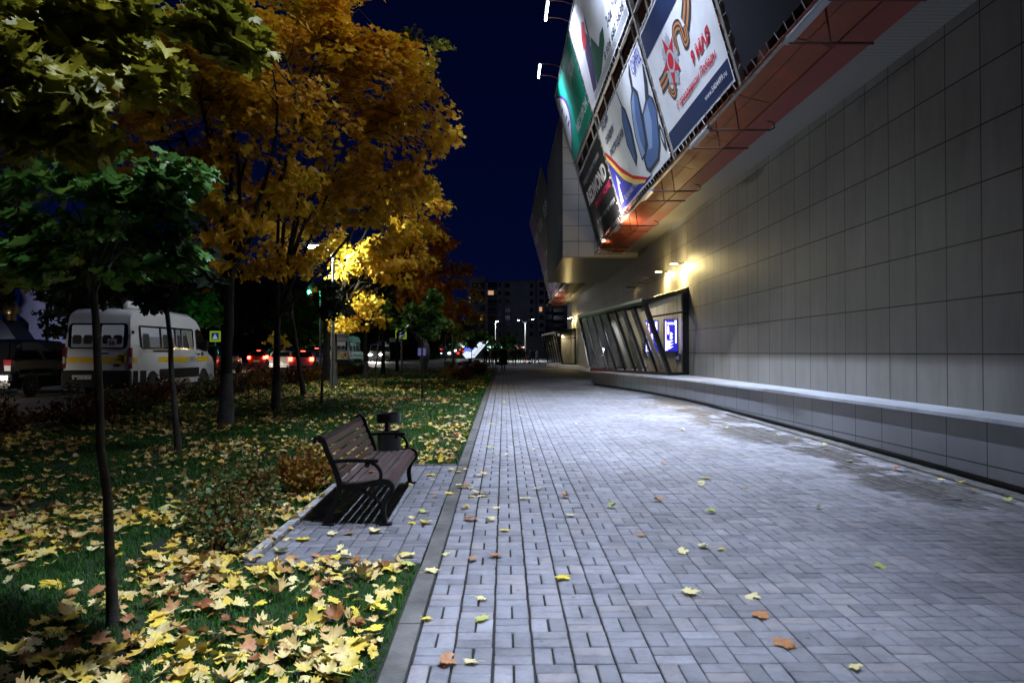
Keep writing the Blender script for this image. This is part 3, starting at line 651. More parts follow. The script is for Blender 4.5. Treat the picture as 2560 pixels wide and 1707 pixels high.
for k in range(10):
    r_ = .60 if k % 2 == 0 else .30; a = R(105 + 36 + 36 * k); s2.append((cx + r_ * math.cos(a), cy + r_ * math.sin(a) * .98))
b = MB()
for k in range(5):
    a = R(141 + 72 * k)
    for j in range(-2, 3):
        a1, a2 = a + R(j * 11 - 5), a + R(j * 11 + 5); r_ = .58 - abs(j) * .05; b.add([(cx, cy, .0055), (cx + r_ * math.cos(a1), cy + r_ * math.sin(a1), .0055), (cx + r_ * math.cos(a2), cy + r_ * math.sin(a2), .0055)], [(0, 1, 2)], j % 2)
b.build('rays', [V['silver'], V['grey']], g)
b = MB()
for k in range(10): b.add([(cx, cy, .0065), (*st[k], .0065), (*st[(k + 1) % 10], .0065)], [(0, 1, 2)])
b.build('star', V['red'], g)
shp(g, 'ring', V['silver'], arc(cx, cy, .29, .24, 0, 345), .024); shp(g, 'disc', V['red'], arc(cx, cy, .21, .17, 0, 345), .028)
text_mesh('lettering', '9 МАЯ', 1.28, .27, V['red'], g, (3.12, 1.08, .02), bold=.045, shear=.15)
text_mesh('lettering', 'С праздником Победы', 3.0, .22, V['red'], g, (1.4, .69, .02), shear=.35, bold=.022)
text_mesh('lettering', 'www.5404499.ru', 1.42, .11, V['white'], g, (3.22, .29, .02), bold=.02)
banner(12.6, .1, 7.9, .07, 3.04, V['dnavy'], 'unlit plain dark navy banner nearest the camera')
# far array
for i, (y1, m1, lab) in enumerate(((65.0, V['purple'], 'dim dark purple banner at the far end of the frame'), (58.3, V['black'], 'dim black banner in the middle of the far frame'), (51.6, V['navy'], 'dim navy banner just past the tiled volume'))):
    g = banner(y1, .15, 6.5, .1, 6.7, m1, lab)
    shp(g, 'panel', V['grey'] if i == 0 else V['silver'], [(1.0, .5), (4.6, .5), (4.6, 2.2 + i), (1.0, 2.2 + i)], .01)
    text_mesh('lettering', ('СКИДКИ', 'ОДЕЖДА', 'ОБУВЬ')[i], 4, .7, V['white'], g, (1.2, 4.6, .02), bold=.02)

# ================================================================ LAMPS ON THE FACADE
M['tube_on'] = emis('tube_on', (.72, .82, 1), 30); M['tube_off'] = mat('tube_off', (.5, .52, .55), .25)
def toplamp(y, power, spread, bp_, tilt, ty, tree_):
    o = empty('floodlight', (1.43, y, 13.0), cat='lamp', label='x')
    t = MB(); t.tube([(0, -.68, 0), (0, .68, 0)], .035, 8); t.build('tube', M['tube_on'], o, smooth=True)
    r = MB(); r.box((-.06, -.72, .045), (.06, .72, .085)); r.build('reflector', M['frame'], o)
    a = MB()
    for yy in (-.62, .62): a = MB(); a.tube([(-.02, yy, .09), (.5, yy, .06), (1.05, yy, -.14)], .018, 6); a.build('arm', M['rust'], o)
    if power: area('flood', (1.43, y, 12.95), (tilt, ty, -1), power, (.68, .78, 1.0), 1.3, .09, spread, par=o)
    if bp_: area('board_flood', (1.46, y, 12.94), (.85, 0, -1), bp_, (.66, .78, 1.0), 1.3, .07, R(125 if y < 20 else 95), par=o)
    if tree_: area('tree_spill', (1.38, y, 12.95), (-1, 0, -.42), tree_, (.84, .88, 1.0), 1.3, .09, R(92), par=o)
    return o
tl = []
for i, (y, pw, sp, bw_, tx_, ty_, tr_) in enumerate(TOPLAMPS):
    o = toplamp(y, pw, R(sp), bw_, tx_, ty_, tr_); tl.append(o)
    o['label'] = ['tube floodlight farthest along the top edge, beside the green banner', 'tube floodlight second from the far end of the top edge', 'tube floodlight third from the far end of the top edge', 'tube floodlight over the holiday banner', 'tube floodlight above the plain navy banner', 'tube floodlight nearest the camera on the top edge'][i]
    o['group'] = 'floodlights along the top of the billboards'
def bottomlamp(y):
    o = empty('banner_lamp', (3.73, y, 5.72))
    t = MB(); t.tube([(0, -.62, .0), (0, .62, 0)], .028, 8); t.build('tube', M['tube_off'], o, smooth=True)
    r = MB(); r.box((-.05, -.66, -.07), (.05, .66, -.035)); r.build('reflector', M['steel'], o)
    a = MB()
    for yy in (-.6, .6):
        a = MB(); a.tube([(0, yy, -.07), (.6, yy, -.07), (1.12, yy, -.07)], .019, 6)
        a.bar((.55, yy, -.05), (.48, yy, .46), .02)
        if yy < 0: a.tube([(1.12, yy, -.07), (1.21, yy, -.02), (1.20, yy, .07), (1.08, yy, .10)], .013, 6)
        a.build('arm', M['rust'], o)
    return o
proto = None
for i, y in enumerate((29.6, 24.2, 19.1, 14.0, 9.0, 3.9, 50, 55, 60, 64)):
    proto = proto or bottomlamp(0); o = proto if i == 0 else copy_tree(proto); o.location = (3.73, y, 5.72)
    tag(o, ['at the far corner of the black banner', 'under the middle of the spatula banner', 'under the joint of spatula and holiday banners', 'under the holiday banner', 'under the far half of the plain navy banner', 'nearest the camera under the navy banner', 'just beyond the tiled volume', 'second beyond the tiled volume', 'third beyond the tiled volume', 'at the far end of the building'][i], 'lamp', 'strip lamps under the billboards')
    o['label'] = 'strip lamp on two rusty arms ' + o['label']
area('banner_light', (3.72, 25.5, 5.75), (.35, 0, 1), 150, (1, .92, .84), .8, .06, R(140))
area('banner_light', (3.9, 30.6, 5.95), (.35, 0, 1), 26, (1, .9, .82), .5, .06, R(110))
area('banner_light', (4.0, 58.0, 5.7), (.3, 0, 1), 60, (1, .93, .86), 6, .06)
M['lampyellow'] = emis('lampyellow', (1, .82, .32), 34); M['lampoff'] = mat('lampoff', (.12, .11, .08), .3)
for i, (y, pw, z) in enumerate(((24.6, 210, 4.55), (27.1, 150, 4.55), (29.4, 0, 4.55), (31.5, 0, 4.55), (33.7, 2.5, 4.55), (62.2, 120, 4.55), (64.6, 120, 4.55))):
    o = empty('wall_lamp', (6, y, z), label=['brightest yellow wall lamp above the bay window corner', 'second lit yellow wall lamp above the bay window', 'unlit wall lamp right after the two lit ones', 'unlit wall lamp fourth along the bay window', 'faintly lit wall lamp over the far end of the bay window', 'yellow wall lamp over the near end of the distant window', 'yellow wall lamp over the middle of the distant window'][i], cat='lamp', group='small lamps on arms along the wall')
    b = MB(); b.tube([(0, 0, 0), (-.16, 0, .03), (-.22, 0, .02)], .02, 8); b.box((-.015, -.05, -.06), (0, .05, .06)); b.build('bracket', M['frame'], o)
    b = MB(); b.box((-.44, -.06, .015), (-.20, .06, .055)); b.build('housing', M['frame'], o, bevel=.008)
    b = MB(); b.box((-.43, -.05, -.008), (-.21, .05, .012)); b.build('lens', M['lampyellow'] if pw > 5 else M['lampoff'], o)
    if pw: area('glow', (5.68, y, z - .03), (.42, 0, -1), pw, (1, .76, .30), .2, .1, R(165), par=o); point('spill', (5.45, y, z + .12), pw * .32, (1, .76, .32), .05, par=o)
# ================================================================ LEAVES, GRASS, TREES
HALF = [(0, 0), (.10, .02), (.33, -.10), (.31, .06), (.50, .10), (.40, .22), (.60, .40), (.45, .43), (.47, .60), (.30, .52), (.19, .55), (.25, .78), (.12, .76), (0, 1.0)]
OUT = [(x, y) for x, y in HALF] + [(-x, y) for x, y in HALF[-2:0:-1]]
LEAF_HI = np.array([(0, .36)] + OUT); LH = [(0, 0), (.33, -.08), (.40, .20), (.60, .42), (.30, .50), (.22, .76), (0, 1.0)]
LEAF_LO = np.array([(0, .36)] + LH + [(-x, y) for x, y in LH[-2:0:-1]])
LEAF_OV = np.array([(0, .45), (0, 0), (.30, .25), (.34, .6), (0, 1.0), (-.34, .6), (-.30, .25)])
def leaf_batch(pos, size, nrm, yaw, shape=LEAF_LO, curl=.18, fold=.12):
    """many flat-ish leaves: pos (n,3), size (n,), nrm (n,3) unit, yaw (n,)"""
    n = len(pos); k = len(shape); sh = shape - np.array([0, .4])
    nrm = nrm / np.linalg.norm(nrm, axis=1, keepdims=True)
    a = np.where(np.abs(nrm[:, 2:3]) < .95, np.array([[0, 0, 1.]]), np.array([[1., 0, 0]])); x = np.cross(a, nrm); x /= np.linalg.norm(x, axis=1, keepdims=True); y = np.cross(nrm, x)
    c, s = np.cos(yaw)[:, None], np.sin(yaw)[:, None]; x, y = x * c + y * s, -x * s + y * c
    cur = rng.normal(0, 1, n) * curl; fo = np.abs(rng.normal(0, 1, n)) * fold; w1 = rng.uniform(0, 6.28, n)
    px, py = sh[:, 0][None], sh[:, 1][None]; ang = np.arctan2(py, px)
    z = (px ** 2 + py ** 2) * cur[:, None] * 1.8 + np.abs(px) * fo[:, None] * 1.5 + np.sin(ang * 3 + w1[:, None]) * (px ** 2 + py ** 2) * curl * .9
    Vv = pos[:, None] + size[:, None, None] * (px[..., None] * x[:, None] + py[..., None] * y[:, None] + z[..., None] * nrm[:, None])
    f = np.array([(0, i, i % (k - 1) + 1) for i in range(1, k)]); F = (f[None] + (np.arange(n) * k)[:, None, None]).reshape(-1, 3)
    return Vv.reshape(-1, 3), F
GROUND_STOPS = [(0, (.12, .04, .012)), (.18, (.30, .11, .03)), (.34, (.60, .38, .13)), (.5, (.78, .64, .28)), (.64, (.78, .60, .10)), (.8, (.80, .50, .05)), (.92, (.76, .66, .36)), (1, (.45, .50, .09))]
M['litter'] = leafmat('litter', GROUND_STOPS, 2.2, .5, .12, veins=True)
M['yleaf'] = leafmat('yleaf', [(0, (.82, .50, .04)), (.5, (.90, .70, .07)), (1, (.84, .74, .20))], 2, .5, .12, veins=True)
M['pale'] = leafmat('pale', [(0, (.82, .68, .26)), (1, (.90, .82, .44))], 2, .5, .12, veins=True)
M['brown'] = leafmat('brown', [(0, (.36, .13, .04)), (1, (.66, .34, .15))], 2, .5, .12, veins=True)
M['limeleaf'] = leafmat('limeleaf', [(0, (.42, .50, .08)), (1, (.62, .62, .22))], 2, .5, .12, veins=True)
M['grassm'] = leafmat('grassm', [(0, (.010, .055, .004)), (.5, (.026, .13, .008)), (.9, (.06, .19, .012)), (1, (.24, .22, .05))], .8, .45, .3)
GY = lambda y: np.interp(y, [0, 4, 24, 30, 400], [0, .052, .312, .34, .34])
def on_bay(x, y, pad=0): return (x > -1.86 - pad) & (y > 5.3 - pad) & (y < 9.68 + pad)
# ---- litter: the countless leaves on the lawn
def scatter(n, x0, x1, y0, y1, dens=None):
    x = rng.uniform(x0, x1, n); y = rng.uniform(y0, y1, n); k = (x > -(y * .72 + 1.5)) & ~on_bay(x, y, -.05)
    if dens is not None: k &= rng.uniform(0, 1, n) < dens(x, y)
    return x[k], y[k]
def dens(x, y):
    f = np.array([noise.fractal(Vector((a * .8, b * .6, 0)), 1, 2, 3) for a, b in zip(x, y)])
    return np.clip(.50 + f * 1.1 + .12 * ((x > -1.1) & (y > 9)) - .26 * ((y > 12) & (x > -5)), .05, 1)
xs, ys = [], []
for args in ((3900, -4.6, -.64, 2.4, 7), (8000, -9.5, -.64, 6, 16), (8500, -10.2, -.64, 16, 34), (3000, -10.2, -.7, 34, 60)):
    a, b_ = scatter(*args, dens); xs.append(a); ys.append(b_)
x = np.concatenate(xs); y = np.concatenate(ys); n = len(x)
nr = np.stack([rng.normal(0, .30, n), rng.normal(0, .30, n), np.ones(n)], 1); size = np.clip(rng.gamma(9, .0084, n), .02, .125) * (1 + .25 * (y > 20))
Vv, F = leaf_batch(np.stack([x, y, GY(y) + rng.uniform(.02, .055, n)], 1), size, nr, rng.uniform(0, 6.28, n), LEAF_HI, .26, .24)
o = np_mesh('fallen_leaves', Vv, F, M['litter']); tag(o, 'carpet of fallen maple leaves on the lawn', 'leaves', kind='stuff')
# ---- grass
def grass(n, x0, x1, y0, y1, h, w, name):
    x = rng.uniform(x0, x1, n); y = rng.uniform(y0, y1, n); k = (x > -(y * .72 + 1.2)) & ~on_bay(x, y, .02)
    f = np.array([noise.noise(Vector((a * 1.7, b * 1.7, 5))) for a, b in zip(x, y)]); k &= f > -.42 + rng.uniform(-.1, .1, n); x, y, f = x[k], y[k], f[k]; n = len(x)
    ln = h * rng.uniform(.5, 1.3, n) * (1 + f * .5); a = rng.uniform(0, 6.28, n); lean = rng.uniform(.15, 1.0, n) * ln; ww = w * rng.uniform(.6, 1.3, n)
    px, py = -np.sin(a) * ww, np.cos(a) * ww; dx, dy = np.cos(a) * lean, np.sin(a) * lean; z0 = GY(y)
    V5 = np.zeros((n, 5, 3))
    for i, (t_, s_) in enumerate(((0, 1), (0, -1), (.55, .8), (.55, -.8), (1, 0))):
        V5[:, i, 0] = x + dx * t_ ** 1.7 + px * s_; V5[:, i, 1] = y + dy * t_ ** 1.7 + py * s_; V5[:, i, 2] = z0 + ln * (t_ - .25 * t_ ** 3)
    f5 = np.array([(0, 1, 3), (0, 3, 2), (2, 3, 4)]); F = (f5[None] + (np.arange(n) * 5)[:, None, None]).reshape(-1, 3)
    return tag(np_mesh(name, V5.reshape(-1, 3), F, M['grassm']), 'short green grass of the lawn', 'grass', kind='stuff')
grass(90000, -4.5, -.61, 2.3, 7.5, .050, .0022, 'grass')
grass(110000, -8.5, -.61, 7.5, 15, .055, .0036, 'grass')
grass(120000, -10.3, -.62, 15, 40, .065, .0075, 'grass')
# ---- single leaves: on the paving and the largest on the near lawn
protos = {}
for nm_, mm in (('pale', M['pale']), ('yellow', M['yleaf']), ('brown', M['brown']), ('lime', M['limeleaf'])):
    for k in range(9):
        Vv, F = leaf_batch(np.zeros((1, 3)), np.array([1.]), np.array([[0, 0, 1.]]), np.zeros(1), LEAF_HI * np.array([rng.uniform(.75, 1.05), rng.uniform(.8, 1.05)]) * (1 + rng.normal(0, .07, LEAF_HI.shape)), .08 + .03 * k, .08 + .03 * k)
        b = MB(); b.add(Vv, F); st_ = [(0, -.38, 0), (.05, -.6, .03), (.12, -.85, .0)]; b.tube(st_, .012, 3)
        me_o = b.build('maple_leaf', mm, fix=False); protos[nm_, k] = me_o.data; bpy.data.objects.remove(me_o)
ORD = ['', 'second ', 'third ', 'fourth ', 'fifth ', 'sixth ', 'seventh ', 'eighth ', 'ninth ', 'tenth ', 'eleventh ', 'twelfth ', 'thirteenth ', 'fourteenth ', 'fifteenth ']
def ordinals(objs, key=lambda o: o.location.y, word='closest'):
    d_ = {}
    for o in objs: d_.setdefault(o['label'], []).append(o)
    for l, q in d_.items():
        if len(q) > 1:
            for i, o in enumerate(sorted(q, key=key)): o['label'] = l + ', ' + (ORD[i] + word if i < 15 else 'farther away')
LEAVES = []
def put_leaf(x, y, size, kind, z, group, label):
    me = protos[kind, random.randrange(9)]; o = bpy.data.objects.new('maple_leaf', me); C.objects.link(o)
    o.location = (x, y, z); o.scale = (size,) * 3; o.rotation_euler = (random.gauss(0, .10), random.gauss(0, .10), random.uniform(0, 6.28)); LEAVES.append(o)
    return tag(o, label, 'leaf', group)
KW = {'pale': 'pale cream', 'yellow': 'bright yellow', 'brown': 'brown orange', 'lime': 'yellow green'}
# leaves the photograph shows on the walk (pixel positions on the paving)
PL = [(1120, 1655, 'brown'), (1180, 1652, 'pale'), (1200, 1547, 'lime'), (1203, 1497, 'pale'), (1065, 1547, 'yellow'), (1083, 1431, 'pale'), (1407, 1446, 'yellow'), (1730, 1483, 'pale'), (1882, 1492, 'pale'), (1900, 1540, 'brown'),
      (1708, 1382, 'pale'), (1760, 1370, 'pale'), (1803, 1377, 'yellow'), (2198, 1419, 'lime'), (2140, 1675, 'pale'), (1775, 1283, 'lime'), (1648, 1254, 'brown'), (1755, 1208, 'pale'), (1765, 1197, 'yellow'), (1750, 1215, 'pale'),
      (1575, 1130, 'lime'), (1497, 1127, 'pale'), (1527, 1270, 'lime'), (1427, 1290, 'pale'), (1415, 1243, 'brown'), (1345, 1223, 'pale'), (1312, 1248, 'pale'), (1240, 1273, 'pale'), (1228, 1303, 'pale'), (1262, 1326, 'yellow'), (1115, 1385, 'pale'),
      (1180, 1242, 'yellow'), (1210, 1235, 'brown'), (1175, 1222, 'yellow'), (1150, 1219, 'lime'), (1205, 1240, 'pale'), (1270, 1140, 'pale'), (1290, 1090, 'lime'), (1240, 1140, 'pale'), (1225, 1121, 'lime'), (1330, 1125, 'pale'), (1255, 1059, 'pale'), (1440, 1060, 'pale'), (1390, 1020, 'lime'), (1230, 1060, 'yellow'),
      (1300, 1039, 'pale'), (1260, 1005, 'yellow'), (1350, 1000, 'pale'), (1660, 1160, 'brown'), (2125, 1155, 'lime'), (2245, 1178, 'brown'), (2355, 1207, 'pale'), (2405, 1213, 'yellow'), (2440, 1232, 'brown'), (2525, 1258, 'lime'), (2060, 1118, 'pale'),
      (2040, 1101, 'brown'), (2025, 1105, 'pale'), (1995, 1099, 'lime'), (1950, 1091, 'pale'), (1705, 1078, 'pale'), (1815, 1072, 'lime'), (1865, 1220, 'brown'), (2050, 1272, 'pale'), (1500, 985, 'yellow'), (1620, 1008, 'pale'), (1240, 1390, 'brown'), (1600, 1340, 'brown'), (1960, 1610, 'brown')]
def where(x, y):
    r_ = 'at the kerb' if x < .0 else 'left of centre' if x < 1.2 else 'in the centre' if x < 2.8 else 'right of centre' if x < 4.3 else 'by the wall'
    d_ = 'nearer than the bench' if y < 6.2 else 'level with the bench' if y < 9.5 else 'beyond the bench'
    return f'{r_}, {d_}'
for px, py, kd in PL:
    Y = 2960 / (py - 857); X = xat(px, Y)
    put_leaf(X, Y, random.uniform(.08, .12) if px not in (1730,) else .15, kd, gz(Y) + (.035 if X > 4.9 else .018), 'maple leaves lying on the paved walk', f'{KW[kd]} maple leaf on paving {where(X, Y)}')
for k in range(42):                            # leaves on the bench bay
    X = random.uniform(-1.78, -.2); Y = 5.45 + 4.1 * random.random() ** 1.7
    if -1.65 < X < -1.05 and 6.5 < Y < 8.4 and k % 4: X = random.uniform(-.98, -.2)
    kd = random.choice(['pale', 'pale', 'yellow', 'lime', 'brown'])
    put_leaf(X, Y, random.uniform(.08, .13), kd, gz(Y) + .03, 'maple leaves on the paved bench bay', f'{KW[kd]} maple leaf on the bay ' + ('in front of the bench' if X > -1.05 and Y > 6.4 else 'at the near side of the bench' if Y < 6.6 else 'under or behind the bench'))
cnt = 0
while cnt < 185:                               # the largest leaves on the near lawn
    Y = 2.7 + 4.5 * random.random() ** 1.5; X = -.68 - random.random() ** 1.15 * (Y * .62)
    if on_bay(X, Y, .05): continue
    kd = random.choices(['pale', 'yellow', 'brown', 'lime'], [5, 5, 1.6, 2])[0]; cnt += 1
    o = put_leaf(X, Y, random.triangular(.055, .15, .085), kd, gz(Y) + random.uniform(.03, .06), 'big maple leaves on the near lawn', f'{KW[kd]} maple leaf on grass ' + ('beside the kerb' if X < 0 and X > -1.1 else 'left of the young trunk' if X < -2.3 * Y / 4.2 else 'between trunk and kerb') + (' in front' if Y < 3.6 else ' level with it' if Y < 4.7 else ' behind it'))
    o.rotation_euler.x = random.gauss(0, .35); o.rotation_euler.y = random.gauss(0, .3)
for k, (X, Y, kd) in enumerate(((-1.25, 7.0, 'brown'), (-1.12, 6.75, 'yellow'), (-1.45, 7.7, 'pale'), (-1.5, 7.1, 'lime'))):
    put_leaf(X, Y, .10, kd, gz(Y) + .385 - .02 * (X < -1.3), 'leaves on the bench seat', f'{KW[kd]} maple leaf lying on the slats of the near bench')

ordinals(LEAVES)
# ---- trees
def limb(b, p0, p1, r0, r1, sag=.0, n=5, k=7):
    p0 = Vector(p0); p1 = Vector(p1); L = (p1 - p0).length; pts = []; rr = []
    off = Vector((random.gauss(0, .06), random.gauss(0, .06), 0)) * L
    for i in range(n + 1):
        t_ = i / n; pts.append(p0.lerp(p1, t_) + off * math.sin(math.pi * t_) + Vector((0, 0, sag * L * math.sin(math.pi * t_)))); rr.append(r0 + (r1 - r0) * t_ ** .8)
    b.tube(pts, rr, k); return pts
def crown_points(blobs, per_m3, spray, minfrac=.35):
    """centres of leaf sprays inside a set of overlapping ellipsoids, thinned by noise so that gaps stay"""
    out = []
    for c, r in blobs:
        vol = 4.19 * r.x * r.y * r.z; n = max(5, int(vol * per_m3))
        for _ in range(n):
            while True:
                q = Vector((random.uniform(-1, 1), random.uniform(-1, 1), random.uniform(-1, 1)))
                if minfrac < q.length < 1: break
            p = Vector((c.x + q.x * r.x, c.y + q.y * r.y, c.z + q.z * r.z))
            if noise.noise(p * .9) > (-.18 if per_m3 < 60 else -.9) and (per_m3 < 60 or noise.noise(p * 5) > -.25): out.append(p)
    return out
def tree(name, base, blobs, lm, label, group=None, r0=.15, fork=2.6, lean=(0, 0), per=2.2, leaves=26, size=.16, spray=.42, bark=None, wash=0., shape=LEAF_LO, nlimb=9, cat='tree', droop=.25, straight=None):
    base = Vector(base); o = empty(name, base, label=label, cat=cat, group=group)
    cs = crown_points(blobs, per, spray); cm = sum((c for c, r in blobs), Vector()) / len(blobs)
    fk = base + Vector((lean[0], lean[1], fork)); b = MB()
    n = 8; pts = [base + (fk - base) * (i / n) + Vector((random.gauss(0, .006), random.gauss(0, .006), 0)) * (i > 0) * fork / 2 for i in range(n + 1)]
    rr = [r0 * (1.35 if i == 0 else 1.08 if i == 1 else 1 - .32 * i / n) for i in range(n + 1)]
    pts[0].z -= .1; tr = MB(); tr.tube(pts, rr, 12); top = pts[-1]; rt = rr[-1]
    main = []; rt *= (.62 if r0 < .05 else 1); sel = sorted(blobs, key=lambda q: -q[1].length)[:nlimb]
    for c, r in sel:
        tgt = c + Vector((0, 0, r.z * .2)); ps = limb(tr, top - Vector((0, 0, random.uniform(0, .25) * fork * .4)), tgt, rt * .72, rt * .14, sag=.10, n=7); main.append(ps)
    allp = [p for ps in main for p in ps[1:]]
    for p in cs:
        if random.random() < .55:
            q = min(random.sample(allp, min(14, len(allp))), key=lambda a: (a - p).length); limb(tr, q, p, min(.018, rt * .2), .004, sag=-.05, n=3, k=4)
    tr = part(tr, 'trunk', bark or M['bark'], o, fix=False, smooth=True)
    if wash:
        wb = MB(); k = [p for p in pts if p.z < base.z + wash]; k.append(base + (fk - base) * (wash / fork)); wb.tube(k, [r0 * (1.37 if i == 0 else 1.10 if i == 1 else 1.03 - .2 * i / n) + .004 for i in range(len(k))], 12); part(wb, 'limewash', M['limewash'], o, smooth=True, fix=False)
    P_ = np.array([tuple(p) for p in cs]); m_ = len(P_); idx = np.repeat(np.arange(m_), leaves); N = len(idx)
    d = rng.normal(0, 1, (N, 3)); d /= np.linalg.norm(d, axis=1, keepdims=True); rad = spray * rng.uniform(.1, 1, N) ** .6; pos = P_[idx] + d * rad[:, None] * np.array([1, 1, .55])
    outw = pos - np.array([cm.x, cm.y, cm.z - .5]); outw /= np.linalg.norm(outw, axis=1, keepdims=True)
    nr = outw * .8 + np.array([0, 0, .7]) + rng.normal(0, .55, (N, 3)); sz = size * rng.uniform(.55, 1.25, N)
    Vv, F = leaf_batch(pos - np.array([base.x, base.y, base.z]), sz, nr, rng.uniform(0, 6.28, N), shape, .2, .2)
    cr = np_mesh('crown', Vv, F, lm, o); return o
def DB(*q):                                    # blobs given as (x, y, radius, distance) in the 2352 px wide view of the photograph
    out = []
    for dx, dy, dr, Y in q:
        c = wp(dx / .91875, dy / .91875, Y); r = dr / .91875 / FPX * Y; out.append((c, Vector((r, r * 1.0, r * .92))))
    return out
M['amber'] = leafmat('amber', [(0, (.46, .16, .010)), (.3, (.62, .31, .012)), (.65, (.72, .46, .016)), (.88, (.55, .45, .02)), (1, (.16, .22, .02))], .55, .5, .35)
M['gold'] = leafmat('gold', [(0, (.66, .32, .02)), (.5, (.78, .52, .04)), (1, (.55, .52, .06))], .7, .5, .35)
M['russet'] = leafmat('russet', [(0, (.42, .09, .010)), (.5, (.58, .20, .012)), (1, (.60, .32, .02))], .5, .5, .3)
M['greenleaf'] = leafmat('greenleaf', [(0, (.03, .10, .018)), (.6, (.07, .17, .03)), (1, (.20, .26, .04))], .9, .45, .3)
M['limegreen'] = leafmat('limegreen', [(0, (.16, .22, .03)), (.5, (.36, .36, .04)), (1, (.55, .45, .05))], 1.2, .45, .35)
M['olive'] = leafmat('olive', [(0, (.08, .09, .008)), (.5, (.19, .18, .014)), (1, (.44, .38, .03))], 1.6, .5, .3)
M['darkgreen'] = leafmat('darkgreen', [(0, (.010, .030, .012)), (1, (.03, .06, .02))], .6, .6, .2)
G = 'big roadside maples with whitewashed trunks'
tree('maple_tree', (-5.44, 14.5, gz(14.5)), DB((400, 60, 120, 14.5), (530, 110, 150, 15), (470, 290, 120, 14.5), (600, 300, 120, 15), (540, 470, 90, 14.5), (620, 160, 120, 14), (330, 200, 110, 15.5), (520, 580, 60, 14), (400, 400, 80, 15.5), (660, 420, 80, 15), (560, 20, 120, 15), (250, 60, 110, 15.5), (180, 190, 90, 15.5), (300, 350, 90, 15.5), (440, 560, 50, 14.5), (450, 190, 110, 15.2), (470, 620, 40, 14.5), (560, 620, 50, 14.6), (500, 500, 70, 15), (600, 420, 80, 15.5), (100, 60, 100, 16), (610, 530, 50, 14.5)),
     M['amber'], 'nearest big orange maple with thick whitewashed trunk behind the van', G, .125, 3.0, (.05, .1), 8, 30, .16, .42, wash=1.0, shape=LEAF_HI)
tree('maple_tree', (-5.4, 17.6, gz(17.6)), DB((800, 60, 120, 17), (850, 200, 130, 17), (960, 250, 80, 16.5), (1010, 300, 48, 16), (960, 340, 70, 16.5), (800, 330, 120, 17), (880, 430, 100, 17), (720, 220, 100, 17.5), (740, 470, 80, 17.5), (660, 590, 55, 17), (900, 520, 60, 17), (870, 90, 100, 17.5), (690, 30, 110, 17), (640, 480, 70, 18), (950, 190, 50, 16.5), (740, 100, 90, 16), (830, 490, 60, 17.5), (590, 600, 45, 17.5)),
     M['amber'], 'big orange maple whose forked trunk stands second, its boughs reaching over the lawn', G, .10, 2.4, (.0, .1), 7.5, 30, .165, .42, wash=.7, shape=LEAF_HI)
tree('maple_tree', (-6.0, 22.3, gz(22.3)), DB((690, 640, 60, 22.0), (640, 560, 70, 22.5), (670, 740, 30, 21), (740, 560, 60, 23), (640, 760, 40, 20.5)), M['gold'], 'thin leaning maple between the second trunk and the parked cars', None, .075, 2.6, (-.45, .2), 5, 28, .17, .4)
tree('maple_tree', (-6.1, 26.6, gz(26.6)), DB((850, 590, 60, 26), (820, 660, 62, 26), (900, 640, 48, 26), (800, 730, 42, 26), (880, 540, 60, 26.5), (960, 520, 60, 27), (760, 600, 50, 27), (930, 440, 60, 27), (860, 720, 40, 25.5), (980, 450, 45, 27), (1000, 480, 35, 27), (960, 590, 45, 27)),
     M['gold'], 'golden maple lit by the street lamp with its crotch low on the trunk', G, .13, 2.2, (0, .1), 6, 30, .19, .5, wash=.9)
tree('maple_tree', (-6.9, 37, .34), DB((940, 600, 50, 36), (990, 560, 50, 37), (900, 700, 36, 36), (1000, 490, 34, 37), (950, 680, 40, 37), (1020, 560, 34, 37), (970, 640, 44, 37), (910, 620, 44, 37)), M['russet'], 'red brown maple behind the golden one', G, .12, 2.6, (0, 0), 4, 34, .24, .6, wash=.8)
tree('maple_tree', (-7.0, 43, .34), DB((1020, 600, 40, 42), (1050, 640, 36, 42), (1000, 680, 40, 43), (960, 640, 40, 43), (1060, 620, 20, 42), (1040, 700, 36, 42)), M['russet'], 'dark red maple at the right end of the row', G, .12, 2.8, (0, 0), 3.4, 34, .26, .65)
tree('maple_tree', (-7.2, 50, .34), DB((1070, 690, 34, 49), (1040, 730, 30, 50), (1090, 720, 26, 50), (1010, 740, 26, 50)), M['amber'], 'orange brown maple over the slanted white sign', None, .11, 2.6, (0, 0), 3.4, 30, .26, .6)
tree('maple_tree', (-7.6, 32, .34), DB((990, 110, 34, 30), (975, 160, 34, 30), (950, 90, 40, 31), (930, 60, 50, 32), (940, 300, 60, 32), (900, 160, 60, 32)), M['limegreen'], 'tall sparse green maple behind the orange boughs against the sky', None, .14, 3.2, (0, 0), 1.4, 20, .22, .55)
# near branch of a maple just left of the frame
tree('maple_tree', (-3.9, 2.6, 0), DB((60, 30, 110, 3.2), (200, 60, 120, 3.3), (330, 40, 90, 3.5), (300, 170, 80, 3.3), (460, 60, 60, 3.6), (540, 90, 38, 3.6), (90, 170, 90, 3.0), (120, 260, 60, 3.0), (20, 300, 60, 3.1), (160, 320, 34, 3.1), (240, 100, 90, 3.6)) + [(Vector((-3.6, 2.8, 3.6)), Vector((.8, .8, .7)))],
     M['olive'], 'yellow green maple hanging its leaves into the top left corner', None, .04, 2.4, (.1, .1), 120, 30, .105, .17, shape=LEAF_HI, nlimb=5)
tree('maple_tree', (-6.6, 8.2, gz(8)), DB((40, 470, 60, 7.6), (60, 560, 50, 7.4), (110, 600, 40, 7.4), (30, 610, 46, 7.6), (20, 400, 60, 7.8)), M['olive'], 'yellow green maple cut by the left edge in front of the church', None, .08, 2.2, (.2, 0), 22, 26, .125, .25, shape=LEAF_HI)
G = 'slender young maples planted in the lawn'
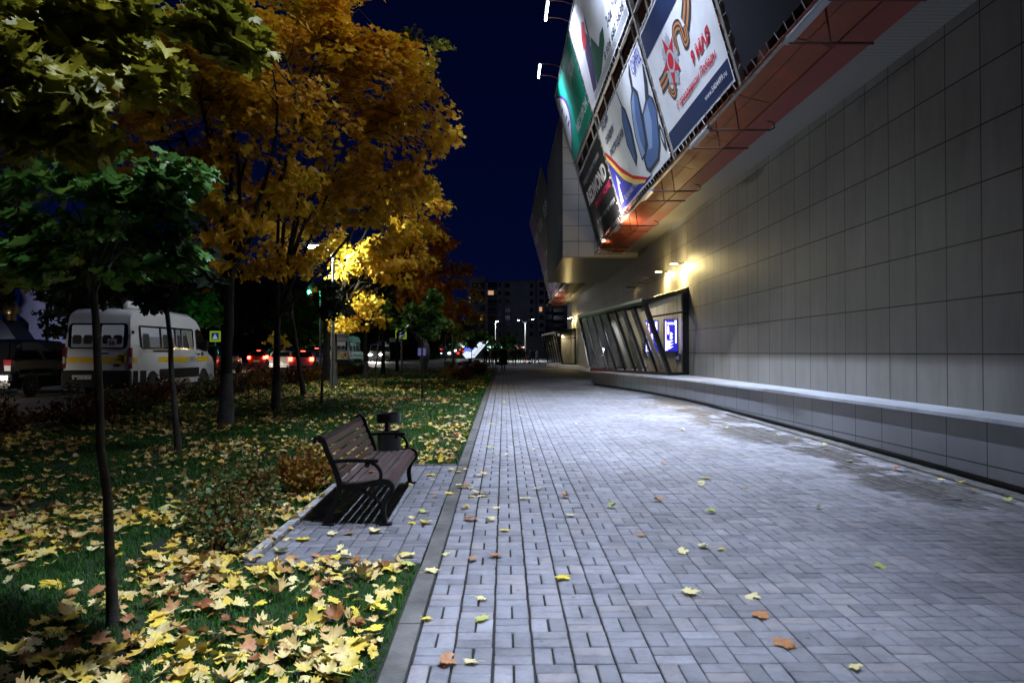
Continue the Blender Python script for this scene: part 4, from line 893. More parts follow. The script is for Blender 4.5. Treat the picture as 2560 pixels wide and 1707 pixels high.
tree('young_maple', (-2.2, 4.22, gz(4.2)), DB((240, 430, 100, 4.1), (340, 430, 95, 4.0), (420, 400, 50, 3.9), (390, 520, 70, 4.0), (130, 440, 90, 4.3), (180, 540, 90, 4.2), (60, 560, 60, 4.3), (290, 560, 80, 4.3), (90, 600, 40, 4.1), (380, 590, 36, 3.9)),
     M['greenleaf'], 'nearest young green maple with thin bare trunk at the lower left', G, .028, 2.0, (-.14, 0), 150, 32, .092, .17, M['youngbark'], nlimb=9, shape=LEAF_HI)
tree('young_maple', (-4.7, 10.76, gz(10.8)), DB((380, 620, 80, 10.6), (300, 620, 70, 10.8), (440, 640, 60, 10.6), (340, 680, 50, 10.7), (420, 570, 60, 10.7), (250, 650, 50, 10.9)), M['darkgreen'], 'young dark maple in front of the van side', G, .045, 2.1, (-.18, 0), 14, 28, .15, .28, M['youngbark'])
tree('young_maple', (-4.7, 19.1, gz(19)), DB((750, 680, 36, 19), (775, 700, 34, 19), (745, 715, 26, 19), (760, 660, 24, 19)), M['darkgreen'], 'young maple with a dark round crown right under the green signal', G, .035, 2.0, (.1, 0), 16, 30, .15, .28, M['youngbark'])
tree('young_maple', (-2.35, 21.3, gz(21)), DB((975, 710, 34, 21.3), (1000, 740, 28, 21.3), (950, 730, 28, 21.3), (980, 760, 22, 21.3), (990, 690, 22, 21.3)), M['greenleaf'], 'young green maple standing farthest right before the bench lawn', G, .035, 1.9, (0, 0), 14, 30, .16, .28, M['youngbark'])
tree('young_maple', (-4.9, 28, .33), DB((890, 715, 26, 28), (900, 740, 22, 28), (878, 735, 18, 28)), M['greenleaf'], 'small young maple with blue green crown beside the golden maple', G, .03, 2.1, (.2, 0), 12, 30, .17, .3, M['youngbark'])
tree('young_maple', (-2.3, 29, .335), DB((1095, 760, 26, 29), (1080, 740, 22, 29), (1070, 770, 20, 29), (1110, 770, 18, 29)), M['greenleaf'], 'young maple with yellowish green crown far down the lawn', G, .03, 1.9, (0, 0), 12, 30, .17, .3, M['youngbark'])
tree('young_maple', (-2.6, 38, .34), DB((1060, 775, 22, 38), (1075, 760, 20, 38), (1050, 760, 18, 38)), M['limegreen'], 'young maple behind the others, left of the slanted sign', G, .03, 2.1, (0, 0), 9, 30, .19, .35, M['youngbark'])
tree('young_maple', (-2.0, 46, .34), DB((1085, 765, 18, 46), (1075, 785, 16, 46)), M['darkgreen'], 'farthest young maple in the lawn beside the walk', G, .03, 2.0, (0, 0), 9, 30, .2, .35, M['youngbark'])
tree('linden_tree', (-1.4 , 84, .34), [(Vector((xat(1283, 84), 84, 2.0)), Vector((1.0, 1.0, 1.2))), (Vector((xat(1283, 84), 84, 3.4)), Vector((.6, .6, 1.0))), (Vector((xat(1262, 84), 84, 2.2)), Vector((1.3, 1, 1.2)))], M['greenleaf'], 'pointed green tree on the square between the lamp posts', None, .06, 1.2, (0, 0), 8, 30, .22, .4)

# ---- shrubs
def shrub(base, rx, ry, h, lm, label, group=None, n=260, size=.045, shape=LEAF_OV, stems=16, cat='shrub', per=7):
    base = Vector(base); o = empty('shrub', base, label=label, cat=cat, group=group); st = MB(); tips = []
    for i in range(stems):
        a = random.uniform(0, 6.28); q = random.random() ** .5; tip = Vector((math.cos(a) * rx * q, math.sin(a) * ry * q, h * random.uniform(.55, 1.05) * (1 - .35 * q)))
        ps = [Vector((math.cos(a) * rx * .15 * q, math.sin(a) * ry * .15 * q, -.03)), tip * .5 + Vector((0, 0, h * .12)), tip]; st.tube(ps, [.006 + .004 * h, .005, .002], 4); tips.append(ps)
    st.build('stem', M['bark'], o, fix=False)
    pos = []
    for i in range(n):
        ps = random.choice(tips); t_ = random.random() ** .6; p = ps[0].lerp(ps[1], t_ * 2) if t_ < .5 else ps[1].lerp(ps[2], t_ * 2 - 1)
        for _ in range(per): pos.append(tuple(p + Vector((random.gauss(0, .05), random.gauss(0, .05), random.gauss(0, .045))) * (1 + h)))
    pos = np.array(pos); N = len(pos); nr = rng.normal(0, .8, (N, 3)) + np.array([0, 0, .8])
    Vv, F = leaf_batch(pos, size * rng.uniform(.6, 1.4, N), nr, rng.uniform(0, 6.28, N), shape, .15, .2); np_mesh('foliage', Vv, F, lm, o); return o
M['mixshrub'] = leafmat('mixshrub', [(0, (.10, .02, .01)), (.25, (.20, .08, .02)), (.45, (.16, .14, .03)), (.62, (.06, .13, .03)), (.8, (.04, .12, .04)), (1, (.42, .30, .05))], 5, .5, .3)
M['ochre'] = leafmat('ochre', [(0, (.22, .08, .012)), (.6, (.30, .15, .02)), (1, (.20, .19, .03))], 3, .5, .3)
M['redbrown'] = leafmat('redbrown', [(0, (.06, .012, .006)), (.6, (.11, .028, .008)), (1, (.09, .055, .012))], 2, .5, .3)
shrub((-2.35, 6.35, gz(6.3)), .46, .52, .46, M['mixshrub'], 'low tangled green and brown shrub at the near end of the bench', n=230, size=.038, stems=34)
shrub((-2.05, 5.75, gz(5.8)), .36, .36, .34, M['mixshrub'], 'smaller leggy green shrub at the corner of the bench bay', n=90, size=.04, stems=22)
shrub((-2.55, 7.4, gz(7.3)), .45, .5, .46, M['mixshrub'], 'brown green shrub behind the near half of the bench', n=260)
shrub((-2.15, 8.0, gz(7.8)), .28, .5, .50, M['ochre'], 'ochre shrub right behind the bench backrest', n=220, size=.05)
G = 'dark shrubs of the roadside hedge'
k = 0; HS = []
for y in np.arange(8.5, 45, 1.15):
    lab = ['left half', 'under the van', 'between the trunks', 'before the parked cars', 'toward the bus shelter'][min(4, k // 7)]
    HS.append(shrub((-8.6 + random.uniform(-.4, .4), y, gz(y)), .75, .7, random.uniform(.5, .85), random.choice([M['redbrown'], M['redbrown'], M['ochre'], M['mixshrub']]), f'dark red brown hedge shrub along the road, {lab}', G, n=90, size=.075, stems=12, per=7)); k += 1
ordinals(HS)
G = 'brown shrubs along the far walk edge'
for i, (x, y, s, l) in enumerate(((-1.7, 33, .6, 'nearest'), (-2.6, 36, .7, 'behind the nearest'), (-1.5, 42, .6, 'by the far bench'), (-1.5, 49, .8, 'beyond the far bench'), (-2.6, 53, .9, 'under the slanted sign'), (-3.8, 55, .9, 'farthest left'))):
    shrub((x, y, .34), s, s, .75 * s + .2, M['redbrown'] if i % 2 == 0 else M['ochre'], f'brown shrub at the edge of the far lawn, {l}', G, n=110, size=.09, per=6)
for i, (x, y, l) in enumerate(((-16.2, 23.2, 'a'), )): pass
# thin tall weeds silhouetted against the cars
G = 'tall weeds at the road edge'
for px, Y, h, l in ((628, 21, 1.0, 'before the red car, left one'), (652, 20, 1.15, 'before the red car, right one'), (700, 24, .9, 'behind the second trunk'), (30, 17, .9, 'under the dark car'), (180, 17, .8, 'below the van bumper')):
    X = xat(px, Y); shrub((X, Y, gz(Y)), .22, .2, h, M['darkgreen'], f'tall thin weed at the road edge {l}', G, n=30, size=.06, stems=5, per=3)
# the far wood behind the junction reads as one dark mass
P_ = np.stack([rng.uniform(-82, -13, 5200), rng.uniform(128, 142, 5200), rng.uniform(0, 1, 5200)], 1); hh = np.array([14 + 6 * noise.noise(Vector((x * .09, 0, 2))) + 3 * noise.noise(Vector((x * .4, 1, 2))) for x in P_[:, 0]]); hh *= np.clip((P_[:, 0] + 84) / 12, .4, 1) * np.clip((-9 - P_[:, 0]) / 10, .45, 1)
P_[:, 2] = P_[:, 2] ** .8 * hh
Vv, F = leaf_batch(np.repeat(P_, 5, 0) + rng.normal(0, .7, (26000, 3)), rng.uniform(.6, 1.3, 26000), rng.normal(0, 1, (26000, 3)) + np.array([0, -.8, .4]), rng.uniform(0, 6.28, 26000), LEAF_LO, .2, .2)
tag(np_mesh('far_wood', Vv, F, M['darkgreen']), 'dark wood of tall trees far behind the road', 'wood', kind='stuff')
# trees beyond the road
G = 'dark trees beyond the road'
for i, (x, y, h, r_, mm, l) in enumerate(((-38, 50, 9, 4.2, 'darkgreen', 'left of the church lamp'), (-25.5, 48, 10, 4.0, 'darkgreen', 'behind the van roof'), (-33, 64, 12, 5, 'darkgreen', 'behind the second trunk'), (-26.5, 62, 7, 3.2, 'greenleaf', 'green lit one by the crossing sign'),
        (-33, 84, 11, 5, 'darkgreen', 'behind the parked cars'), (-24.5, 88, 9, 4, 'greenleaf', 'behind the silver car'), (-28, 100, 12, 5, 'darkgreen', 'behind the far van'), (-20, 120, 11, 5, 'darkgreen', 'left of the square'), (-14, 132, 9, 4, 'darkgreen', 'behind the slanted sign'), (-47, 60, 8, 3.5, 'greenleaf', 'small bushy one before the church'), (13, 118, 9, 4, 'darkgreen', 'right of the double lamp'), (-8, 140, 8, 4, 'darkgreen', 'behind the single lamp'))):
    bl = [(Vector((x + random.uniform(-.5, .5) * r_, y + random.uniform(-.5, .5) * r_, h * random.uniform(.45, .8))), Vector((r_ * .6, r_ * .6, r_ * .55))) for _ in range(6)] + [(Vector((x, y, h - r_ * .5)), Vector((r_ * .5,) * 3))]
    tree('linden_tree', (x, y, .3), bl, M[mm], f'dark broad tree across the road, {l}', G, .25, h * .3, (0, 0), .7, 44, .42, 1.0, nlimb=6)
# ================================================================ VEHICLES
CP = lambda n, c, r=.25: mat(n, c, r, coat=.6)
M['vanwhite'] = CP('vanwhite', (.60, .62, .63)); M['carblack'] = CP('carblack', (.006, .006, .007), .15); M['cargreen'] = CP('cargreen', (.03, .06, .06)); M['carred'] = CP('carred', (.42, .015, .012))
M['carsilver'] = CP('carsilver', (.38, .40, .44), .3); M['carwarmwhite'] = CP('carwarmwhite', (.5, .42, .36)); M['carnavy'] = CP('carnavy', (.015, .018, .03), .15)  # the beige is a white car, tail lamp glow put into its paint
M['carglass'] = mat('carglass', (.006, .007, .008), .04, coat=.5); M['stripe'] = mat('stripe', (.72, .46, .004), .35); M['tailred'] = mat('tailred', (.18, .006, .008), .15, coat=1)
M['brake'] = emis('brake', (1, .035, .02), 30); M['brakedim'] = emis('brakedim', (1, .05, .02), 1.2); M['headon'] = emis('headon', (1, .93, .82), 160); M['headoff'] = mat('headoff', (.4, .42, .45), .1, coat=1); M['plate'] = mat('plate', (.6, .6, .58), .5)
M['rim'] = mat('rim', (.22, .22, .23), .35, metal=.8); M['indicator'] = emis('indicator', (1, .25, .08), 3)
M['litwin'] = emis('litwin', (.55, .60, .68), .10); M['litwin2'] = emis('litwin2', (.30, .32, .36), .05); M['seat'] = mat('seat', (.03, .03, .035), .8); M['polelight'] = mat('polelight', (.7, .45, .02), .4)
def vehicle(kind, label, cat, loc, rz, prof, W, belt, paint, tumble=.16, zb=.28, wheels=(.85, 3.4), wr=.32, glass=True, group=None, lights='brake', endr=.10, side=None, rear=None, plate=True):
    """prof: outline (y, z) of bonnet, roof and tail from rear to front; body lofted across it"""
    o = empty(kind, loc, rz, label=label, cat=cat, group=group); L = prof[-1][0]
    def hw(y): return W / 2 * (1 - endr * max(0, 1 - y / .5) ** 2 - endr * 1.6 * max(0, 1 - (L - y) / .9) ** 2)
    def sx(y, z, top=None):                    # half width of the body at height z
        return hw(y) - max(0, z - belt) * tumble
    b = MB(); vs = []; n = 0
    for y, zt in prof:
        h = hw(y); zr = max(zt, zb + .12); zs = [zb, min(zb + .16, zr - .05), min(belt, zr - .06), max(min(belt, zr - .06), zr - .10), zr - .02, zr]
        xs = [h - .05, h, h, h - max(0, zr - .10 - belt) * tumble, h - max(0, zr - belt) * tumble - .09, 0]
        ring = list(zip(xs, zs)); ring = [(-x, z) for x, z in ring][::1] + [(x, z) for x, z in ring[-2::-1]]
        vs += [(x, y, z) for x, z in ring]; n = len(ring)
    fs = [(i * n + k, i * n + k + 1, (i + 1) * n + k + 1, (i + 1) * n + k) for i in range(len(prof) - 1) for k in range(n - 1)] + [((i + 1) * n, i * n, i * n + n - 1, (i + 1) * n + n - 1) for i in range(len(prof) - 1)]
    fs += [tuple(range(n)), tuple(range((len(prof) - 1) * n, len(prof) * n))[::-1]]
    b.add(vs, fs); b.build('body', paint, o, smooth=True)
    lo = MB(); lo.box((-hw(0) + .01, -.06, zb - .02), (hw(0) - .01, .12, zb + .30)); lo.build('rear_bumper', M['plasticgrey'] if kind == 'minibus' else paint, o, bevel=.04)
    for y in wheels:
        for s_ in (-1, 1):
            a = MB(); a.lathe([(wr + .075, hw(y) - .16), (wr + .075, hw(y) + .006)], 24, axis='x', c=(0, y, wr + .01)) if s_ > 0 else a.lathe([(wr + .075, -hw(y) + .16), (wr + .075, -hw(y) - .006)], 24, axis='x', c=(0, y, wr + .01)); a.build('wheel_arch', M['black'], o)
            w = MB(); x1 = s_ * (hw(y) + .02); x0 = s_ * (hw(y) - .20); w.lathe([(wr * .62, x0), (wr, x0 + s_ * .03), (wr, x1 - s_ * .03), (wr * .93, x1), (wr * .64, x1)], 24, axis='x', c=(0, y, wr)); wo = w.build('wheel', M['rubber'], o, smooth=True)
            r = MB(); r.lathe([(wr * .62, x1 - s_ * .05), (wr * .60, x1 + s_ * .004), (wr * .52, x1 - s_ * .02), (wr * .16, x1 - s_ * .035), (wr * .14, x1 + s_ * .01), (.01, x1 + s_ * .012)], 16, axis='x', c=(0, y, wr))
            for k in range(5): a_ = k * 1.257; r.bar((x1 - s_ * .012, y + .07 * math.cos(a_), wr + .07 * math.sin(a_)), (x1 - s_ * .012, y + wr * .55 * math.cos(a_), wr + wr * .55 * math.sin(a_)), .045, .03)
            r.build('rim', M['rim'], wo)
    o['_'] = 0; del o['_']
    def sidepoly(name, m, poly, off=.012, both=True):
        for s_ in ((-1, 1) if both else (1,)):
            b = MB(); b.add([(s_ * (sx(y, z) + off), y, z) for y, z in poly], [tuple(range(len(poly)))]); q = b.build(name, m, o)
        return q
    def yr(z):                                 # y of the tail at height z
        pz = [p for p in prof if p[0] < L * .45]
        for (ya, za), (yb, zb_) in zip(pz, pz[1:]):
            if min(za, zb_) <= z <= max(za, zb_): return ya + (yb - ya) * (z - za) / (zb_ - za + 1e-9)
        return 0
    def rearpoly(name, m, poly, off=.014, e=None):
        b = MB(); b.add([(x, yr(z) - off, z) for x, z in poly], [tuple(range(len(poly)))]); return b.build(name, m, e or o)
    return o, sidepoly, rearpoly, sx, hw, yr
def round_rect(x0, x1, y0, y1, r, n=4):
    out = []
    for cx, cy, a0 in ((x1 - r, y0 + r, -90), (x1 - r, y1 - r, 0), (x0 + r, y1 - r, 90), (x0 + r, y0 + r, 180)):
        out += [(cx + r * math.cos(R(a0 + 90 * k / n)), cy + r * math.sin(R(a0 + 90 * k / n))) for k in range(n + 1)]
    return out
def minibus(label, loc, rz=0., full=True, head=False):
    prof = [(0, .62), (.01, 1.1), (.05, 1.7), (.13, 2.45), (.22, 2.60), (.45, 2.68), (2.5, 2.74), (4.3, 2.70), (4.75, 2.58), (5.05, 2.36), (5.42, 1.78), (5.68, 1.42), (6.1, 1.22), (6.34, 1.02), (6.4, .55)]
    o, sp, rp, sx, hw, yr = vehicle('minibus', label, 'minibus', loc, rz, prof, 2.06, 1.25, M['vanwhite'], .085, .30, (1.30, 5.25), .345, endr=.045)
    # lower dark cladding, stripe, windows
    for s_ in (-1, 1):
        b = MB(); pts = [(.35, .50), (1.02 - .1, .50), (.92, .62), (1.68, .62), (1.70, .50), (4.83, .50), (4.85, .72), (.35, .80)]
        b.add([(s_ * (sx(y, z) + .014), y, z) for y, z in ((.1, .34), (.86, .34), (.86, .80), (.1, .80))], [(0, 1, 2, 3)]); b.add([(s_ * (sx(y, z) + .014), y, z) for y, z in ((1.74, .50), (4.80, .50), (4.80, .82), (1.74, .82))], [(0, 1, 2, 3)]); b.build('cladding', M['plasticgrey'], o)
    b = MB(); b.box((-1.02, -.10, .30), (1.02, .06, .82)); b.build('bumper', M['plasticgrey'], o, bevel=.05)
    rp('stripe', M['stripe'], [(-.985, 1.04), (.985, 1.04), (.985, 1.20), (-.985, 1.20)], .016)
    sp('stripe', M['stripe'], [(.14, 1.04), (3.9, 1.04), (3.9, 1.20), (.14, 1.20)], .014, True); sp('stripe', M['stripe'], [(4.62, 1.04), (5.75, 1.04), (5.65, 1.20), (4.62, 1.20)], .014, True)
    rw = rp('rear_window', M['carglass'], round_rect(-.88, .88, 1.46, 2.22, .12), .02)
    for x0, x1 in ((-.78, -.10), (.10, .76)):
        rp('pane', M['litwin'], round_rect(x0, x1, 1.80, 2.17, .05), .024, rw); rp('pane', M['litwin2'], round_rect(x0, x1, 1.50, 1.80, .04), .024, rw)
        for k in range(2): rp('seat_back', M['seat'], round_rect(x0 + .04 + k * .32, x0 + .30 + k * .32, 1.60, 1.87, .06), .027, rw)
    rp('door_gap', M['black'], [(-.008, .82), (.008, .82), (.008, 2.55), (-.008, 2.55)], .018)
    sw = sp('side_window', M['carglass'], [(.52, 1.52), (.66, 1.46), (4.35, 1.46), (4.42, 1.54), (4.42, 2.12), (4.34, 2.18), (.56, 2.18), (.50, 2.10)], .016)
    for y0, y1 in ((.62, 1.80), (1.95, 2.85), (3.0, 3.35), (3.45, 4.30)):
        for s_ in (-1, 1):
            if s_ < 0: continue
            for z0, z1, mm in ((1.84, 2.12, M['litwin']), (1.51, 1.84, M['litwin2'])):
                b = MB(); b.add([(s_ * (sx(y, z) + .020), y, z) for y, z in ((y0, z0), (y1, z0), (y1, z1), (y0, z1))], [(0, 1, 2, 3)]); b.build('pane', mm if y0 < 2.9 else M['litwin2'], sw)
            if s_ < 0: continue
            b = MB(); b.add([(s_ * (sx(y, z) + .023), y, z) for y, z in round_rect(y0 + .08, min(y0 + .5, y1), 1.51, 1.93, .08)], [tuple(range(20))]); b.build('seat_back', M['seat'], sw)
    b = MB(); b.bar((sx(3.8, 2.1) + .03, 3.75, 2.10), (sx(3.9, 1.5) + .03, 4.0, 1.50), .035); b.build('grab_pole', M['polelight'], sw)
    sp('door_window', M['carglass'], [(4.62, 1.50), (5.50, 1.38), (5.12, 2.12), (4.78, 2.20), (4.62, 2.12)], .016)
    b = MB(); b.add([(-.80, 5.10, 2.30), (.80, 5.10, 2.30), (.90, 5.62, 1.49), (-.90, 5.62, 1.49)], [(0, 1, 2, 3)]); ws = b.build('windscreen', M['carglass'], o); ws.location = (0, .035, .025)
    for s_ in (-1, 1):
        b = MB(); b.box((s_ * .97 - .035, -.02, .86), (s_ * .97 + .035, .10, 1.50)); tlp = b.build('taillight', M['tailred'], o, bevel=.02); b = MB(); b.box((s_ * .97 - .030, -.028, 1.02), (s_ * .97 + .037, .0, 1.22)); b.build('reverse_lens', M['headoff'], tlp)
        b = MB(); b.box((s_ * 1.10 - .12, 5.10, 1.42), (s_ * 1.10 + .12, 5.22, 1.78)); b.build('mirror', M['black'], o, bevel=.03)
        b = MB(); b.box((s_ * .78 - .16, 6.0, .92), (s_ * .78 + .16, 6.36, 1.12)); b.build('headlight', M['headon'] if head else M['headoff'], o, bevel=.03)
        b = MB(); b.box((s_ * 1.03 - .01, -.02, 1.9), (s_ * 1.03 + .02, .1, 2.0)); b.build('hinge', M['plasticgrey'], o)
    b = MB(); b.box((-.62, .6, 2.70), (.62, 2.0, 2.93)); b.build('roof_unit', M['vanwhite'], o, bevel=.09)
    sp('handle', M['black'], [(1.3, 1.37), (2.5, 1.37), (2.5, 1.43), (1.3, 1.43)], .02); sp('handle', M['black'], [(4.66, 1.27), (4.86, 1.27), (4.86, 1.33), (4.66, 1.33)], .022); sp('fuel_cap', M['black'], round_rect(5.0, 5.16, 1.24, 1.38, .06), .02)
    rp('handle', M['black'], [(.08, 1.30), (.34, 1.30), (.34, 1.35), (.08, 1.35)], .02); rp('badge', M['black'], round_rect(.48, .68, .93, 1.0, .03), .02)
    rp('emblem', M['stripe'], [(.72 + .17 * math.cos(a), 1.16 + .17 * math.sin(a)) for a in np.linspace(0, 6.1, 18)], .020)
    rp('emblem_mark', M['black'], [(.60, 1.12), (.74, 1.12), (.74, 1.04), (.80, 1.04), (.80, 1.26), (.66, 1.26), (.60, 1.21), (.73, 1.21), (.73, 1.165), (.60, 1.165)], .025)
    pl = MB(); pl.box((-.66, -.125, .56), (-.10, -.105, .68)); pl = pl.build('number_plate', M['plate'], o)
    if full:
        tx = text_mesh('lettering', 'Р560СЕ', .36, .075, M['black'], pl, (-.64, -.128, .583)); tx.rotation_euler = (R(90), 0, 0)
        tx = text_mesh('lettering', '777', .13, .055, M['black'], pl, (-.25, -.128, .60)); tx.rotation_euler = (R(90), 0, 0)
        b = MB(); b.box((.30, .0, 1.50), (.56, .012, 1.76)); b = b.build('route_sign', M['plate'], o); 
        tx = text_mesh('lettering', '5', .08, .12, M['black'], b, (.34, -.004, 1.57), bold=.02); tx.rotation_euler = (R(90), 0, 0); tx = text_mesh('lettering', '8', .08, .12, M['carred'], b, (.43, -.004, 1.57), bold=.03); tx.rotation_euler = (R(90), 0, 0)
        tx = text_mesh('lettering', 'ЭПРООП', .50, .17, M['black'], o, (sx(4, 1.2) + .02, 4.0, 1.03), shear=.2); tx.rotation_euler = (R(90), 0, R(90))
        tx = text_mesh('lettering', '0', .07, .14, V['blue'], o, (sx(4, 1.2) + .02, 4.50, 1.26)); tx.rotation_euler = (R(90), 0, R(90))
    return o
minibus('white minibus with yellow stripe and route sign 58 in the rear window', (-12.06, 22.07, ROADZ))
minibus('white minibus half hidden by the golden maple trunk, farther up the road', (-12.95, 57, ROADZ), full=False)
minibus('oncoming vehicle with both headlights glaring far up the road', (-17.6, 108, ROADZ), math.pi, full=False, head=True)
HATCH = [(0, .50), (.03, .88), (.10, .98), (.38, 1.38), (.60, 1.48), (1.4, 1.52), (2.3, 1.47), (2.75, 1.30), (3.15, 1.02), (3.7, .90), (3.95, .74), (4.0, .48)]
SUVP = [(0, .60), (.03, 1.05), (.12, 1.25), (.30, 1.66), (.55, 1.75), (1.6, 1.79), (2.7, 1.74), (3.15, 1.52), (3.55, 1.16), (4.3, 1.03), (4.62, .86), (4.7, .55)]
def car(label, loc, rz, prof, W, belt, paint, k=1., head=None, ind=False, lit='brake', high=0., group='cars queueing on the road'):
    prof = [(y, z * k) for y, z in prof]; H = max(z for y, z in prof); L = prof[-1][0]
    o, sp, rp, sx, hw, yr = vehicle('parked_car', label, 'car', loc, rz, prof, W, belt, paint, .22, .26, (.80, L - .85), .33, group=group)
    o.name = 'car'; zt = H - .13; wb = W / 2 * .80
    rp('rear_window', M['carglass'], [(-wb, belt + .06), (wb, belt + .06), (wb * .84, zt), (-wb * .84, zt)], .02)
    y0 = [y for y, z in prof if z > belt + .1][0]; y1 = [y for y, z in prof if z > belt + .1][-1]; ya = yr(zt)
    sp('side_window', M['carglass'], [(ya + .10, belt + .05), (L * .44, belt + .05), (L * .44, zt + .02), (ya + .22, zt)], .018); sp('side_window', M['carglass'], [(L * .46, belt + .05), (y1 + .25, belt + .05), (y1 - .28, zt - .02), (L * .46, zt + .02)], .018)
    ff = [p for p in prof if p[0] > L * .5]; top = max((p for p in ff if p[1] > H - .12), key=lambda p: p[0]); bot = min((p for p in ff if p[1] < belt + .14), key=lambda p: p[0])
    b = MB(); b.add([(-wb * .84, top[0] + .03, top[1] - .01), (wb * .84, top[0] + .03, top[1] - .01), (wb, bot[0] + .02, bot[1] + .05), (-wb, bot[0] + .02, bot[1] + .05)], [(0, 1, 2, 3)]); b.build('windscreen', M['carglass'], o)
    for s_ in (-1, 1):
        b = MB(); x = s_ * (W / 2 - .17); b.box((x - .13, -.03, belt - .20 + high), (x + .10 + .02, .12, belt + .06 + high)); b.build('taillight', M[lit], o, bevel=.02)
        b = MB(); b.box((s_ * (W / 2 - .22) - .15, L - .32, .60 * k), (s_ * (W / 2 - .22) + .13, L - .04, .76 * k)); b.build('headlight', M['headon'] if head else M['headoff'], o, bevel=.02)
        b = MB(); b.box((s_ * (W / 2 + .09) - .09, y1 - .10, belt + .04), (s_ * (W / 2 + .09) + .09, y1 + .02, belt + .17)); b.build('mirror', M['black'], o, bevel=.02)
    b = MB(); b.box((-.26, -.075, .56), (.26, -.062, .67)); b.build('number_plate', M['plate'], o)
    sp('door_gap', M['black'], [(L * .45 - .006, .4), (L * .45 + .006, .4), (L * .45 + .006, belt), (L * .45 - .006, belt)], .008)
    b = MB(); b.box((-W / 2 + .06, -.07, .36), (W / 2 - .06, -.055, .43)); b.build('bumper_trim', M['black'], o)
    if lit == 'brake': b = MB(); b.box((-.14, yr(H - .08) - .03, H - .10), (.14, yr(H - .08) + .03, H - .065)); b.build('brake_light', M['brake'], o)
    if ind: b = MB(); b.box((W / 2 + .005, L - 1.15, .80), (W / 2 + .02, L - 1.02, .86)); b.build('indicator', M['indicator'], o)
    return o
car('black off road car with chrome bumper cut by the left edge', (-15.62, 22.3, ROADZ), 0, SUVP, 1.92, 1.08, M['carblack'], lit='tailred')
b = MB(); b.box((-15.62 - .93, 22.12, ROADZ + .48), (-15.62 + .93, 22.3, ROADZ + .70)); bq = b.build('chrome_bumper', M['steel'], None, bevel=.04); sv = [o for o in bpy.data.objects if o.get('label', '').startswith('black off road')][0]; bq.parent = sv; bq.location = -sv.location
b = MB(); b.box((.72, -.06, .80), (.90, -.03, .96)); b.build('reverse_light', M['headoff'], sv)
car('dark green car between the minibus and the red car', (-18.4, 45.3, ROADZ), 0, SUVP, 1.85, 1.10, M['cargreen'], ind=True, lit='tailred', head=False)
car('red hatchback with glowing brake lights', (-21.3, 64, ROADZ), 0, HATCH, 1.68, .98, M['carred'], 1.05)
car('dark estate car with a lit tail lamp behind the second trunk', (-18.4, 60, ROADZ), 0, SUVP, 1.85, 1.05, M['carnavy'])
car('white car with warm lamp glow in its paint, lit red by the lamps around it', (-16.6, 55, ROADZ), 0, HATCH, 1.74, .98, M['carwarmwhite'], 1.0, lit='brakedim')
car('silver hatchback with a dark bumper strip behind the leaning tree', (-13.4, 49, ROADZ), 0, HATCH, 1.74, .98, M['carsilver'], 1.0)
car('dark red lit minivan beyond the silver hatchback', (-16.0, 63, ROADZ), 0, SUVP, 1.85, 1.10, M['carnavy'], high=.15)
area('headlamp_beam', (-16.0, 19.4, .75), (.12, 1, -.16), 60, (1, .86, .72), 1.2, .15, R(110), xdir=(1, 0, 0))
area('tail_glow', (-13.4, 48.7, 1.15), (0, -1, -.25), 60, (1, .12, .06), 1.3, .1, R(170), xdir=(1, 0, 0)); area('tail_glow', (-18.5, 59.6, 1.15), (0, -1, -.1), 90, (1, .1, .06), 4, .1, R(170), xdir=(1, 0, 0))
area('head_glow', (-18.4, 50.3, .9), (.15, 1, -.1), 90, (1, .92, .8), 1.3, .12, R(110), xdir=(1, 0, 0)); area('head_glow', (-17.6, 101.4, 1.2), (.05, -1, -.05), 500, (1, .9, .78), 1.4, .15, R(120), xdir=(1, 0, 0))

